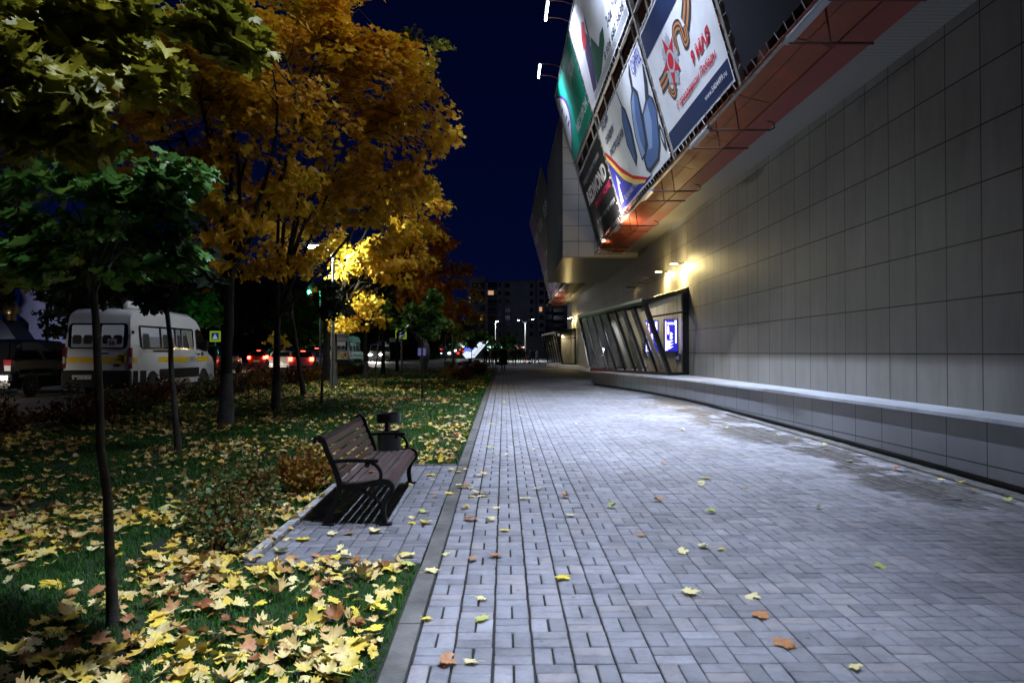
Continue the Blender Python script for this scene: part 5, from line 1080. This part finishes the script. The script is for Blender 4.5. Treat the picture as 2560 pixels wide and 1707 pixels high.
# ================================================================ BENCH AND BIN
M['slat'] = mat('slat', (.065, .032, .028), .55, var=.45, vs=3.5, bmp=.35, bs=18, sc=(5, .8, 5))
M['slatworn'] = mat('slatworn', (.075, .05, .045), .6, var=.55, vs=4, bmp=.4, bs=20, sc=(5, .8, 5))
def bench(loc, label, rz=0):
    o = empty('park_bench', loc, rz, label=label, cat='bench', group='benches along the walk'); L = 1.92
    se = [(.165, .345), (.245, .335), (.325, .338), (.405, .347), (.485, .358), (.565, .362)]
    for x, z in se:
        b = MB(); b.box((x - .034, .03, z), (x + .034, L - .03, z + .028)); b.build('seat_slat', M['slatworn'], o, bevel=.006)
    b = MB(); b.prism([(.595, .382), (.640, .355), (.650, .300), (.628, .300), (.612, .345), (.585, .358)], .03, L - .03, 'xz'); b.build('seat_slat', M['slat'], o, bevel=.004)
    for k in range(5):
        t_ = k / 4; p = Vector((.115 - .13 * t_, 0, .41 + .285 * t_)); d = Vector((-.13, 0, .285)).normalized() * .029; n_ = Vector((.285, 0, .13)).normalized() * .012
        b = MB(); b.add([p + s1 * d + s2 * n_ + Vector((0, y, 0)) for y in (.03, L - .03) for s1, s2 in ((-1, -1), (-1, 1), (1, 1), (1, -1))], [(0, 1, 2, 3), (7, 6, 5, 4), (0, 4, 5, 1), (1, 5, 6, 2), (2, 6, 7, 3), (3, 7, 4, 0)]); b.build('back_slat', M['slat'], o, bevel=.005)
    b = MB(); b.tube([(-.045, .02, .735), (-.045, L - .02, .735)], .026, 10); b.build('top_rail', M['iron'], o, smooth=True)
    for y in (.0, L):
        b = MB(); P3 = lambda q: [(x, y, z) for x, z in curve([Vector(c) for c in q], 5)]
        def fl(q, w, h): 
            ps = P3(q)
            for a, c in zip(ps, ps[1:]): b.bar(a, Vector(c) + (Vector(c) - Vector(a)) * .08, w, h)
        fl([(.02, 0), (.06, .12), (.13, .26), (.145, .36), (.10, .50), (.03, .64), (-.01, .74), (-.06, .765)], .045, .05)      # rear upright
        fl([(-.06, .765), (-.095, .745), (-.09, .715)], .045, .035)
        fl([(.585, 0), (.565, .14), (.60, .24), (.655, .31), (.63, .365), (.54, .378), (.35, .345), (.15, .335)], .045, .05)   # front leg and seat bearer
        fl([(.07, .555), (.25, .565), (.42, .562), (.52, .56)], .05, .028)                                            # arm rest
        fl([(.42, .56), (.50, .52), (.545, .45), (.53, .38)], .04, .03)
        fl([(.13, .17), (.26, .27), (.40, .285), (.55, .19)], .03, .022); b.ball((.41, y, .525), .028, 8)
        b.box((-.02, y - .035, 0), (.10, y + .035, .02)); b.box((.53, y - .035, 0), (.65, y + .035, .02)); b.build('end_frame', M['iron'], o, bevel=.006)
    return o
bn = bench((-1.56, 6.47, gz(6.47) + .014), 'brown slatted park bench with curved black iron ends in the near bay', .012); bn.rotation_euler.x = math.atan(.013); bn.scale = (.90, 1, 1)
bench((-1.75, 41.5, .345), 'far small park bench by the dark shrubs down the walk')
M['bin'] = mat('bin', (.008, .008, .010), .35, var=.3, vs=10)
o = empty('litter_bin', (-1.42, 9.15, gz(9.15) + .017), label='black post mounted litter bin with round ashtray top behind the bench', cat='litter bin')
b = MB(); b.lathe([(.13, 0), (.13, .015), (.03, .02)], 20); b.lathe([(.021, .01), (.021, .68)], 10); b.build('post', M['bin'], o, smooth=True)
b = MB(); b.lathe([(.12, .12), (.135, .14), (.148, .47), (.152, .475), (.150, .49), (.140, .49), (.132, .20)], 24); b.build('drum', M['bin'], o, smooth=True)
b = MB(); b.lathe([(.12, .60), (.150, .605), (.152, .70), (.155, .715), (.13, .712), (.12, .68)], 24); b.build('ashtray', M['bin'], o, smooth=True)
b = MB(); b.box((-.025, -.16, .46), (.025, -.135, .62)); b.build('bracket', M['bin'], o, bevel=.004)

# ================================================================ STREET FURNITURE
M['lampwhite'] = emis('lampwhite', (.86, 1, .93), 90); M['lampwarm'] = emis('lampwarm', (1, .95, .55), 60); M['green'] = emis('green', (.02, 1, .45), 60); M['polegalv'] = mat('polegalv', (.30, .31, .31), .45, metal=.4)
def street_lamp(loc, h, arms, label, power, heads='lampwhite', r=.07, colr=(.9, 1, .92), group='street lamps'):
    o = empty('street_lamp', loc, label=label, cat='street lamp', group=group); b = MB(); b.tube([(0, 0, -.1), (0, 0, h * .5), (0, 0, h)], [r, r * .8, r * .55], 10); b.build('pole', M['polegalv'], o, smooth=True)
    for dx, dy, dz in arms:
        b = MB(); b.tube([(0, 0, h - .3), (dx * .4, dy * .4, h + dz * .6), (dx, dy, h + dz)], [.035, .03, .025], 8); b.build('arm', M['polegalv'], o, smooth=True)
        d = Vector((dx, dy, 0)).normalized(); b = MB(); c = Vector((dx, dy, h + dz)) + d * .25; b.ball(c, (.30 if abs(d.x) > .5 else .14, .14 if abs(d.x) > .5 else .30, .07), 12); hd = b.build('head', M['polegalv'], o, smooth=True)
        b = MB(); b.ball(c - Vector((0, 0, .05)), (.16, .13, .06), 12); b.build('lens', M[heads], hd, smooth=True)
        if power: area('lamp_light', Vector(loc) + c - Vector((0, 0, .14)), (0, 0, -1) if power != 520 else (.9, .25, -.35), power, colr, .3, .2, R(160), par=o)
    return o
street_lamp((-5.76, 25.0, .315), 4.75, ((-.5, 0, .16),), 'street lamp with one arm over the road, its pole beside the golden maple', 520)
o = empty('pole', (xat(579, 60), 60, .25), label='tall pale pole lit green beside the crossing sign', cat='pole'); b = MB(); b.tube([(0, 0, -.1), (0, 0, 6.2)], .06, 8); b.build('shaft', M['polegalv'], o)
street_lamp((xat(1238, 112), 112, .3), 6.0, ((.05, .0, .05),), 'single lit lamp post on the square left of the double one', 900, r=.09, group='lamp posts on the square')
street_lamp((xat(1313, 110), 110, .3), 5.8, ((-.75, 0, .35), (.85, 0, .45)), 'double armed lamp post on the square in front of the walkers', 700, r=.09, group='lamp posts on the square')
street_lamp((xat(1174, 150), 150, .3), 12.5, ((.3, 0, .2),), 'distant white lamp above the orange maple edge', 300, group='lamp posts on the square')
o = empty('pole', (xat(1131, 70), 70, .3), label='plain pale metal pole left of the slanted sign', cat='pole'); b = MB(); b.tube([(0, 0, 0), (0, 0, 3.4)], .06, 8); b.build('shaft', M['polegalv'], o)
o = empty('traffic_light', (-9.9, 40, .34), label='traffic light showing green above the dark young maple', cat='traffic light')
b = MB(); b.tube([(0, 0, -.1), (0, 0, 4.9)], .055, 8); b.tube([(0, 0, 4.75), (-.55, 0, 4.85)], .03, 6); b.build('pole', M['polegalv'], o, smooth=True)
b = MB(); b.box((-.72, -.10, 4.33), (-.42, .10, 5.23)); hs = b.build('housing', M['black'], o, bevel=.03)
for k, mm in enumerate(('green', 'black', 'black')):
    b = MB(); b.lathe([(.105, -.115), (.09, -.10), (.01, -.125)], 16, axis='y', c=(-.57, 0, 4.50 + k * .28)); b.build('lens', M[mm], hs)
    b = MB(); b.tube([(-.57 + .12 * math.cos(a), -.16, 4.50 + k * .28 + .12 * math.sin(a)) for a in np.linspace(0, math.pi, 9)], .012, 4); b.build('visor', M['black'], hs)
point('green_glow', (-10.47, 39.75, 4.84), 60, (.02, 1, .45), .1); point('green_glow', (-20.5, 58, 4.3), 220, (.02, 1, .45), .12); point('green_glow', (-9.2, 60.5, 4), 60, (.02, 1, .5), .12)  # only the first stands at a signal; the others are added green light
M['signyellow'] = emis('signyellow', (.42, .62, .01), .35); M['signblue'] = emis('signblue', (.01, .06, .35), .25); M['signwhite'] = emis('signwhite', (.7, .8, .85), .3)
def crossing(px, py, Y, sz, label, tail=False):
    c = wp(px, py, Y); o = empty('crossing_sign', (c.x, Y, .3), label=label, cat='road sign', group='pedestrian crossing signs'); z = c.z - .3
    b = MB(); b.tube([(0, .05, 0), (0, .05, z + sz)], .035, 8); b.build('pole', M['polegalv'], o)
    b = MB(); b.box((-sz, -.02, z - sz), (sz, .02, z + sz)); b.build('border', M['signyellow'], o, bevel=.01)
    b = MB(); b.box((-sz * .68, -.03, z - sz * .68), (sz * .68, -.022, z + sz * .68)); b.build('plate', M['signblue'], o)
    b = MB(); b.add([(-sz * .5, -.036, z - sz * .5), (sz * .5, -.036, z - sz * .5), (0, -.036, z + sz * .5)], [(0, 1, 2)]); b.build('triangle', M['signwhite'], o)
    b = MB(); b.bar((0, -.04, z + .02), (-.05, -.04, z - .13), .03, .01); b.bar((0, -.04, z + .02), (.07, -.04, z - .13), .03, .01); b.bar((0, -.04, z), (.01, -.04, z + .1), .045, .01); b.ball((.01, -.04, z + .14), .025, 6); b.build('walker', M['black'], o)
crossing(541, 841, 62, .45, 'yellow bordered pedestrian crossing sign right of the minibus')
crossing(1003, 834, 60, .45, 'yellow green bordered crossing sign by the bus shelter')
o = empty('street_plate', (xat(998, 59), 59, 2.45), label='small white lettered plate under the right crossing sign', cat='sign'); b = MB(); b.box((-.75, 0, 0), (.3, .03, .28)); b.build('board', M['pwhite'], o); t_ = text_mesh('lettering', 'ЮБОТА', .9, .17, M['black'], o, (-.68, -.01, .055)); t_.rotation_euler = (R(90), 0, 0)
o = empty('info_sign', (xat(1051, 66), 66, .3), label='blue information sign on a post between dark trunks', cat='road sign'); b = MB(); b.tube([(0, .05, 0), (0, .05, 3.2)], .04, 8); b.build('pole', M['polegalv'], o)
b = MB(); b.box((-.32, -.02, 2.55), (.32, .02, 3.1)); b.build('plate', M['signblue'], o); b = MB()
for k in range(3): b.box((-.25 + k * .2, -.03, 2.62), (-.15 + k * .2, -.024, 2.95 + .05 * (k % 2)))
b.build('mark', M['signwhite'], o)
# bus shelter: a curved leaf shaped slab with bench and poster
M['shell'] = mat('shell', (.09, .09, .10), .5); M['violet'] = emis('violet', (.25, .24, .62), .32)
o = empty('bus_shelter', (-5.9, 50, .34), label='curved dark bus shelter with a violet lit panel', cat='bus shelter')
b = MB(); cen = curve([(-1.1, 2.9), (-.55, 2.75), (-.05, 2.35), (.30, 1.8), (.42, 1.2), (.36, .5), (.30, 0)], 5); wd = [.06 + .34 * math.sin(math.pi * min(1, i / len(cen) * 1.05 + .02)) for i in range(len(cen))]
for i in range(len(cen) - 1):
    (x0, z0), (x1, z1) = cen[i], cen[i + 1]; w0, w1 = wd[i], wd[i + 1]; b.add([(x0 - w0 * .5, 0, z0), (x1 - w1 * .5, 0, z1), (x1 + w1 * .5, 0, z1), (x0 + w0 * .5, 0, z0), (x0 - w0 * .5, 3.2, z0), (x1 - w1 * .5, 3.2, z1), (x1 + w1 * .5, 3.2, z1), (x0 + w0 * .5, 3.2, z0)], [(0, 1, 2, 3), (7, 6, 5, 4), (0, 4, 5, 1), (2, 6, 7, 3)])
b.build('shell', M['shell'], o); b = MB(); b.box((.10, -.04, 1.05), (.62, -.01, 1.55)); b.build('lit_panel', M['violet'], o); b = MB(); b.box((-1.0, .6, .42), (.2, 1.0, .47)); b.box((-.9, .75, 0), (-.85, .8, .42)); b.box((-.1, .75, 0), (-.05, .8, .42)); b.build('seat', M['wood'], o)
b = MB(); b.tube([(-1.0, .2, 0), (-1.0, .2, 2.9)], .04, 8); b.build('post', M['polegalv'], o)
# slanted illuminated sign and heart
M['slab'] = emis('slab', (.78, .88, 1), 1.05); M['heartb'] = emis('heartb', (.08, .16, .85), 1.2); M['heartr'] = emis('heartr', (.9, .02, .08), 1.3)
Y = 80; o = empty('slanted_sign', (xat(1180, Y), Y, .34), label='white glowing tick shaped sign leaning up with dark letters', cat='sign')
Pq = lambda px, py: (xat(px, Y) - xat(1180, Y), wp(px, py, Y).z - .34)
b = MB(); b.prism([Pq(1156, 885), Pq(1165, 896), Pq(1186, 894), Pq(1221, 853), Pq(1205, 847), Pq(1178, 880), Pq(1165, 878)], 0, .5, 'xz'); b.build('slab', M['slab'], o)
t_ = text_mesh('lettering', 'ЯСНОЗНАЧ', 2.0, .30, M['polegalv'], o, (Pq(1186, 892)[0], -.02, Pq(1186, 892)[1])); t_.rotation_euler = (R(90), R(-50), 0)
b = MB(); b.box((-.9, .1, 0), (-.3, .4, .3)); b.box((.2, .1, 0), (.8, .4, .5)); b.build('base', M['shell'], o)
o = empty('heart_sign', (xat(1176, 92), 92, .34), label='glowing blue and red heart sign behind the slanted sign', cat='sign'); hp = [(1.0 * .78 * math.sin(t) ** 3, 1.35 + .78 * (13 * math.cos(t) - 5 * math.cos(2 * t) - 2 * math.cos(3 * t) - math.cos(4 * t)) / 16) for t in np.linspace(0, 6.1, 24)]
b = MB(); b.prism([(x, max(z, 1.3)) for x, z in hp], 0, .15, 'xz'); b.build('upper_half', M['heartb'], o); b = MB(); b.prism([(x, min(z, 1.298)) for x, z in hp], 0, .15, 'xz'); b.build('lower_half', M['heartr'], o)
b = MB(); b.box((-.1, .02, 0), (.1, .12, .7)); b.build('stand', M['shell'], o); b = MB(); b.box((-.45, -.02, 1.45), (.3, -.01, 1.65)); b.box((-.3, -.02, 1.1), (.2, -.01, 1.25)); b.build('lettering', M['signwhite'], o)

# ================================================================ FAR BUILDINGS
M['apt'] = mat('apt', (.30, .30, .32), .85, var=.2, vs=.15); M['winlit'] = emis('winlit', (1, .55, .28), .6); M['wincool'] = emis('wincool', (.9, .80, .5), .35); M['windark'] = mat('windark', (.008, .009, .012), .2); M['balc'] = mat('balc', (.06, .06, .075), .8)
blocks = [(-18, -5.5, 250, 25.6), (-5.5, -3.2, 252.5, 24.6), (-3.2, 8.0, 250, 25.9), (8.0, 10.2, 252.5, 24.8), (10.2, 20, 250, 26.3)]
o = empty('apartment_block', (0, 250, .3), label='dark grey nine storey block of flats closing the view', cat='building')
blocks = [(-12.2, -6.2, 250, 26.8), (-6.2, -.8, 247, 24.6), (-.8, 11.2, 250, 25.4), (11.2, 16.0, 247, 25.6), (16.0, 27, 251, 24.6)]
b = MB()
for x0, x1, y, h in blocks:
    b.box((x0, y - 250, 0), (x1, y - 250 + 12, h))
    b.box((x0 + .3, y - 250 + 1, h), (x1 - .3, y - 250 + 10, h + .5))
b.build('wall', M['apt'], o); lit = {(1, 8, 0): 'winlit', (3, 5, 1): 'wincool', (4, 6, 1): 'wincool', (4, 4, 2): 'winlit', (0, 5, 2): 'winlit'}
# window columns per block: (block, x offset, width)
cols = [(0, 1.6, 1.8), (0, 4.2, 1.2), (1, .9, 3.0), (1, 4.3, .9), (2, 1.2, 1.6), (2, 9.6, 1.0), (3, .6, 1.5), (3, 2.6, 2.0), (4, .8, 3.4), (4, 6.2, 1.4)]
cidx = {}
LIT = {(1, .9, 7): 'winlit', (4, 6.2, 5): 'wincool', (3, .6, 5): 'winlit', (4, .8, 2): 'wincool', (4, 6.2, 2): 'winlit', (0, 4.2, 4): 'winlit'}
for bi, xo, w in cols:
    x0, x1, y, h = blocks[bi]
    for f in range(9):
        z = 1.4 + f * 2.72; mm = LIT.get((bi, xo, f), 'windark'); q = MB(); q.box((x0 + xo, y - 250 - .12, z), (x0 + xo + w * (.6 if mm != 'windark' else 1), y - 250 - .02, z + 1.45)); wo = q.build('window', M[mm], o)
        if w > 1.9: q = MB(); q.box((x0 + xo - .1, y - 250 - 1.0, z - .95), (x0 + xo + w + .1, y - 250 - .05, z - .0)); q.build('balcony', M['balc'], wo)
o = empty('apartment_block', (0, 300, .3), label='lower dark building right of the block of flats, mostly hidden', cat='building')
b = MB(); b.box((26, 0, 0), (60, 12, 18)); b.build('wall', M['apt'], o)
# row of lit shops across the square
M['shopwall'] = mat('shopwall', (.03, .03, .035), .7); SG = {'g': emis('sg', (.1, 1, .35), 1.8), 'w': emis('sw', (.85, .95, 1), 2.2), 'y': emis('sy', (.75, .95, .1), 1.6), 'r': emis('sr', (1, .04, .02), 2.2), 'wd': emis('swd', (.8, .9, 1), .9)}
Ys = 150; o = empty('shop_row', (0, Ys, .3), label='row of low shops with glowing signs across the square', cat='building'); b = MB(); b.box((-34, 0, 0), (16, 10, 4.6)); b.build('wall', M['shopwall'], o)
for px, py, w, h, c in ((1066, 868, 10, 7, 'g'), (1081, 867, 7, 7, 'w'), (1112, 867, 8, 5, 'w'), (1121, 867, 3, 4, 'w'), (1137, 866, 9, 6, 'y'), (1156, 866, 9, 5, 'w'), (1055, 868, 4, 5, 'w'), (1102, 873, 6, 2, 'r'), (1150, 874, 5, 3, 'r'), (1158, 878, 6, 3, 'r'), (1123, 883, 8, 6, 'w'), (1138, 876, 6, 6, 'w'), (1070, 886, 5, 7, 'wd'), (1082, 885, 6, 8, 'wd'), (1092, 881, 5, 9, 'wd'), (1103, 883, 4, 3, 'w'), (1022, 879, 6, 3, 'wd'), (1022, 890, 5, 4, 'wd'), (1029, 890, 3, 5, 'wd'), (1145, 883, 6, 5, 'r'),
        (1220, 867, 5, 2, 'g'), (1234, 867, 4, 2, 'g'), (1252, 868, 6, 3, 'g'), (1262, 867, 3, 2, 'g'), (1248, 869, 4, 4, 'w'), (1241, 866, 5, 3, 'w'), (1225, 868, 4, 5, 'w'), (1290, 865, 6, 2, 'w'), (1293, 870, 4, 2, 'w'), (1270, 865, 2, 2, 'w'), (1219, 876, 3, 3, 'w'), (1249, 876, 3, 4, 'w'), (1275, 872, 2, 5, 'w'), (1278, 880, 4, 2, 'wd'), (1309, 868, 4, 3, 'w'), (1304, 868, 3, 3, 'r')):
    c0 = wp(px, py, Ys - .6); s_ = Ys / FPX; b = MB(); b.box((c0.x - w * s_ / 2, -.35, c0.z - .3 - h * s_ / 2), (c0.x + w * s_ / 2, -.1, c0.z - .3 + h * s_ / 2)); b.build('shop_sign' if py < 880 else 'window', SG[c], o, bevel=.1)
point('shop_light', (-8, 140, 3), 600, (.8, 1, .9), .5); point('shop_light', (6, 140, 3), 200, (.8, .9, 1), .5)
# distant queue lights on the crossing road
# church at the left edge
M['chwall'] = mat('chwall', (.42, .42, .46), .8, var=.15, vs=.6); M['chroof'] = mat('chroof', (.012, .012, .018), .6); M['gilt'] = mat('gilt', (.30, .20, .05), .3, metal=.9)
o = empty('church', (-56, 92, .3), label='white church with curved gables and small gilded cupola, left behind trees', cat='church')
b = MB(); b.box((-5.2, 2, 0), (6, 14, 7.8)); b.prism([(x, z) for x, z in [(-5.2, 7.7)] + [(-5.2 + 2.1 * (1 - math.cos(R(a))), 7.7 + 4.6 * math.sin(R(a))) for a in range(0, 91, 10)] + [(6, 12.3), (6, 7.7)]], 2.02, 13.9, 'xz'); b.box((-3.2, .8, 0), (-.8, 2, 8.9)); b.build('nave', M['chwall'], o)
b = MB(); b.lathe([(2.9, 0), (2.9, 8.6), (3.05, 8.7), (3.05, 8.9)], 24, c=(1.6, 2, 0)); b.build('apse', M['chwall'], o, smooth=True); b = MB(); b.lathe([(3.3, 8.85), (3.2, 9.05), (.3, 10.6)], 24, c=(1.6, 2, 0)); b.build('apse_roof', M['chroof'], o, smooth=True)
b = MB(); b.lathe([(1.7, 10), (1.7, 14.5), (1.9, 14.6)], 20, c=(1.2, 6, 0)); b.build('drum', M['chwall'], o); b = MB()
for k in range(4): b.lathe([(1.74, 11.0 + k * .6), (1.74, 11.15 + k * .6)], 20, c=(1.2, 6, 0))
b.build('drum_band', M['chroof'], o); b = MB(); b.lathe([(1.7, 14.6), (2.1, 15.4), (1.6, 16.6), (.3, 17.8), (.05, 18.5)], 20, c=(1.2, 6, 0)); b.build('dome', M['chroof'], o, smooth=True)
b = MB(); b.lathe([(.75, 5.2), (.75, 5.9), (.95, 6.0), (1.1, 6.5), (.9, 7.1), (.3, 7.8), (.06, 8.6)], 16, c=(-4.4, -1, 0)); cu = b.build('cupola', M['gilt'], o, smooth=True); b = MB(); b.bar((-4.4, -1, 8.5), (-4.4, -1, 10.2), .07); b.bar((-4.75, -1, 9.7), (-4.05, -1, 9.7), .07); b.build('cross', M['gilt'], cu)
b = MB(); b.box((-8, -2.6, 0), (-2.6, 1, 2.6)); b.build('porch', M['chwall'], o); b = MB(); b.prism([(-8.3, 2.6), (-2.2, 2.6), (-3.6, 4.6), (-4.2, 5.2), (-8, 5.0)], -2.8, 1.2, 'xz'); b.build('porch_roof', M['chroof'], o)
area('church_flood', (-55, 80, .6), (.0, 1, .45), 500, (.55, .58, 1), 3, 1, R(170), xdir=(1, 0, 0)); area('church_flood', (-60.5, 86, 2.4), (.0, 1, -.2), 60, (.8, .85, 1), .5, .3, R(170), xdir=(1, 0, 0))
o = empty('park_lamp', (xat(125, 60), 60, .25), label='dark unlit park lamp with a hoop top before the church', cat='lamp post'); b = MB(); b.tube([(0, 0, 0), (0, 0, 5.3)], .13, 8); b.build('pole', M['black'], o)
b = MB(); b.tube([(.34 * math.cos(a), 0, 5.35 + .30 * math.sin(a)) for a in np.linspace(0, math.pi, 12)], .05, 6); b.build('hoop', M['black'], o)
# added fill light over the road, with an unseen street lamp beside it
point('road_fill', (-30, 27, 7.5), 420, (1, .86, .72), .3); o = street_lamp((-31, 30, .25), 7.6, ((.9, 0, .1),), 'unseen street lamp added across the road left of the frame', 0, group='street lamps')

# ================================================================ PEOPLE
def person(loc, rz, h, top, legs, label, stride=.18, coat=None, hair=(.02, .015, .01), armswing=.12, hold=None, hood=False, group='people walking on the square'):
    J = {'pel': (0, 0, .95), 'sp': (0, 0, 1.15), 'ch': (0, 0, 1.36), 'nk': (0, 0, 1.47), 'hd': (0, .01, 1.58), 'tp': (0, .005, 1.70)}
    for s_, n in ((-1, 'l'), (1, 'r')):
        f = s_ * stride; a = -s_ * armswing
        J.update({n + 'h': (s_ * .09, 0, .90), n + 'k': (s_ * .10, f * .55 + .03, .50), n + 'a': (s_ * .10, f - .02, .09), n + 't': (s_ * .11, f + .15, .04), n + 's': (s_ * .17, 0, 1.40), n + 'e': (s_ * .24, a * .4 - .03, 1.13), n + 'w': (s_ * .23, a + .06, .90), n + 'f': (s_ * .22, a + .09, .80)})
    E = [('pel', 'sp'), ('sp', 'ch'), ('ch', 'nk'), ('nk', 'hd'), ('hd', 'tp')] + [e for n in 'lr' for e in (('pel', n + 'h'), (n + 'h', n + 'k'), (n + 'k', n + 'a'), (n + 'a', n + 't'), ('ch', n + 's'), (n + 's', n + 'e'), (n + 'e', n + 'w'), (n + 'w', n + 'f'))]
    rad = {'pel': .14, 'sp': .125, 'ch': .14, 'nk': .055, 'hd': .085, 'tp': .07, 'h': .09, 'k': .06, 'a': .042, 't': .035, 's': .065, 'e': .045, 'w': .032, 'f': .022}
    ks = list(J); me = bpy.data.meshes.new('person'); me.from_pydata([J[k] for k in ks], [(ks.index(a), ks.index(b)) for a, b in E], []); ob = bpy.data.objects.new('person', me); C.objects.link(ob)
    md = ob.modifiers.new('skin', 'SKIN'); md.use_smooth_shade = True; sd = me.skin_vertices[0].data
    for i, k in enumerate(ks): r = rad.get(k) or rad[k[-1]]; sd[i].radius = (r * (1.25 if k in ('ch', 'sp', 'pel') else 1), r * (.85 if k in ('ch', 'sp', 'pel') else 1)); sd[i].use_root = (k == 'pel')
    sb = ob.modifiers.new('sub', 'SUBSURF'); sb.levels = sb.render_levels = 1
    dg = bpy.context.evaluated_depsgraph_get(); m2 = bpy.data.meshes.new_from_object(ob.evaluated_get(dg)); bpy.data.objects.remove(ob)
    for q in (top, legs, M['skin'], M['black']): m2.materials.append(q)
    for p in m2.polygons:
        c = p.center; p.material_index = 2 if (c.z > 1.47 or (c.z < .86 and abs(c.x) > .17 and c.z > .7)) else 3 if c.z < .085 else 1 if c.z < .93 and abs(c.x) < .2 else 0
        p.use_smooth = True
    o = bpy.data.objects.new('person', m2); C.objects.link(o); o.location = loc; o.rotation_euler = (0, 0, rz); k = h / 1.72; o.scale = (k,) * 3; tag(o, label, 'person', group)
    hm = mat('hair', hair, .8); b = MB(); b.ball((0, -.015, 1.635), (.095, .105, .115) if not hood else (.12, .13, .15), 12); b.build('hood' if hood else 'hair', top if hood else hm, o, smooth=True)
    f = MB(); f.ball((0, .10, 1.585), (.016, .022, .02), 6); f.build('nose', M['skin'], o, smooth=True)
    if coat:
        b = MB(); n = 14; rings = [(.16, .11, 1.46), (.235, .15, 1.36), (.22, .15, 1.12), (.25, .18, .9), (.27, .21, coat)]; vs = [(rx * math.cos(2 * math.pi * i / n), ry * math.sin(2 * math.pi * i / n), z) for rx, ry, z in rings for i in range(n)]
        b.add(vs, [(r_ * n + i, r_ * n + (i + 1) % n, (r_ + 1) * n + (i + 1) % n, (r_ + 1) * n + i) for r_ in range(len(rings) - 1) for i in range(n)]); b.build('coat', top, o, smooth=True)
    return o
M['skin'] = mat('skin', (.35, .20, .14), .55); cl = {k: mat('cloth_' + k, c, .85) for k, c in dict(black=(.010, .010, .012), dark=(.016, .016, .02), blue=(.02, .13, .32), pink=(.40, .28, .36), lilac=(.10, .10, .20), red=(.10, .012, .015), jeans=(.02, .03, .06), grey=(.06, .06, .07)).items()}
def at(px, Y): return (xat(px, Y), Y, .34)
person(at(1258, 49), 3.3, 1.74, cl['black'], cl['black'], 'person in a long black coat carrying a bag, walking nearest', .12, coat=.42)
o = empty('handbag', (xat(1249, 49), 48.95, .34 + .42), label='black bag held by the person in the long coat', cat='bag'); b = MB(); b.box((-.17, -.07, 0), (.17, .07, .24)); b.build('bag', cl['black'], o, bevel=.04); b = MB(); b.tube([(-.1, 0, .23), (-.06, 0, .40), (.06, 0, .40), (.1, 0, .23)], .01, 5); b.build('strap', cl['black'], o)
person(at(1285.5, 69), 3.1, 1.74, cl['dark'], cl['black'], 'person in dark jacket and trousers walking right of the long coat', .16)
person(at(1325.5, 82), 1.4, 1.72, cl['blue'], cl['black'], 'person in a bright blue jacket pushing a stroller', .16, armswing=.05)
person(at(1334, 83), 0, 1.75, cl['dark'], cl['jeans'], 'person in dark clothes right of the blue jacket', .14)
person(at(1342.5, 78), -1.9, 1.62, cl['pink'], cl['black'], 'person in a pale pink coat striding to the right', .30, coat=.75)
person(at(1224, 66), 1.2, 1.66, cl['lilac'], cl['red'], 'person in a lilac jacket before the lit shops', .12)
person(at(1245.5, 72), 2.6, 1.80, cl['jeans'], cl['dark'], 'tall person in dark blue left of the long coat', .10, hood=True)
person(at(1214, 58), .4, 1.70, cl['dark'], cl['dark'], 'dark figure at the lawn edge under the slanted sign', .08)
person(at(1236, 60), 3.0, 1.66, cl['red'], cl['dark'], 'person in a dark red jacket in the shade of the shrubs', .10)
person(at(1299, 86), 3.1, 1.74, cl['dark'], cl['black'], 'dark figure beyond the walker in dark jacket', .12)
person(at(1311, 92), 0, 1.70, cl['grey'], cl['black'], 'grey clad figure at the foot of the double lamp post', .12)
person(at(1270, 80), .2, 1.72, cl['dark'], cl['dark'], 'dark figure far off between the two nearest walkers', .14)
o = empty('stroller', at(1318, 81), label='child stroller with a red lamp pushed across the square', cat='stroller'); b = MB(); b.ball((0, 0, .62), (.32, .22, .26), 10); b.build('seat', cl['grey'], o, smooth=True)
b = MB(); b.bar((-.25, .15, .1), (.35, .15, .98), .03); b.bar((-.25, -.15, .1), (.35, -.15, .98), .03); b.bar((.35, -.15, .98), (.35, .15, .98), .03); b.build('frame', M['steel'], o)
for x in (-.3, .25):
    for y in (-.2, .2): b = MB(); b.lathe([(.12, -.02), (.12, .02)], 12, axis='y', c=(x, y, .12)); b.build('wheel', M['rubber'], o)
b = MB(); b.ball((-.05, -.24, .45), .05, 6); b.build('lamp', M['brakedim'], o)
for y in (0,): area('plaza_fill', (1, 76, 7.5), (0, 0, -1), 150, (.75, .75, 1), 3, 3)  # fill light added over the square to brighten the walkers, no lamp here
# added fill lights that brighten the flats; no lamps stand there
for x in (-14, 2, 20): point('flats_fill', (x, 215, 16), 380, (.75, .8, 1), .5)
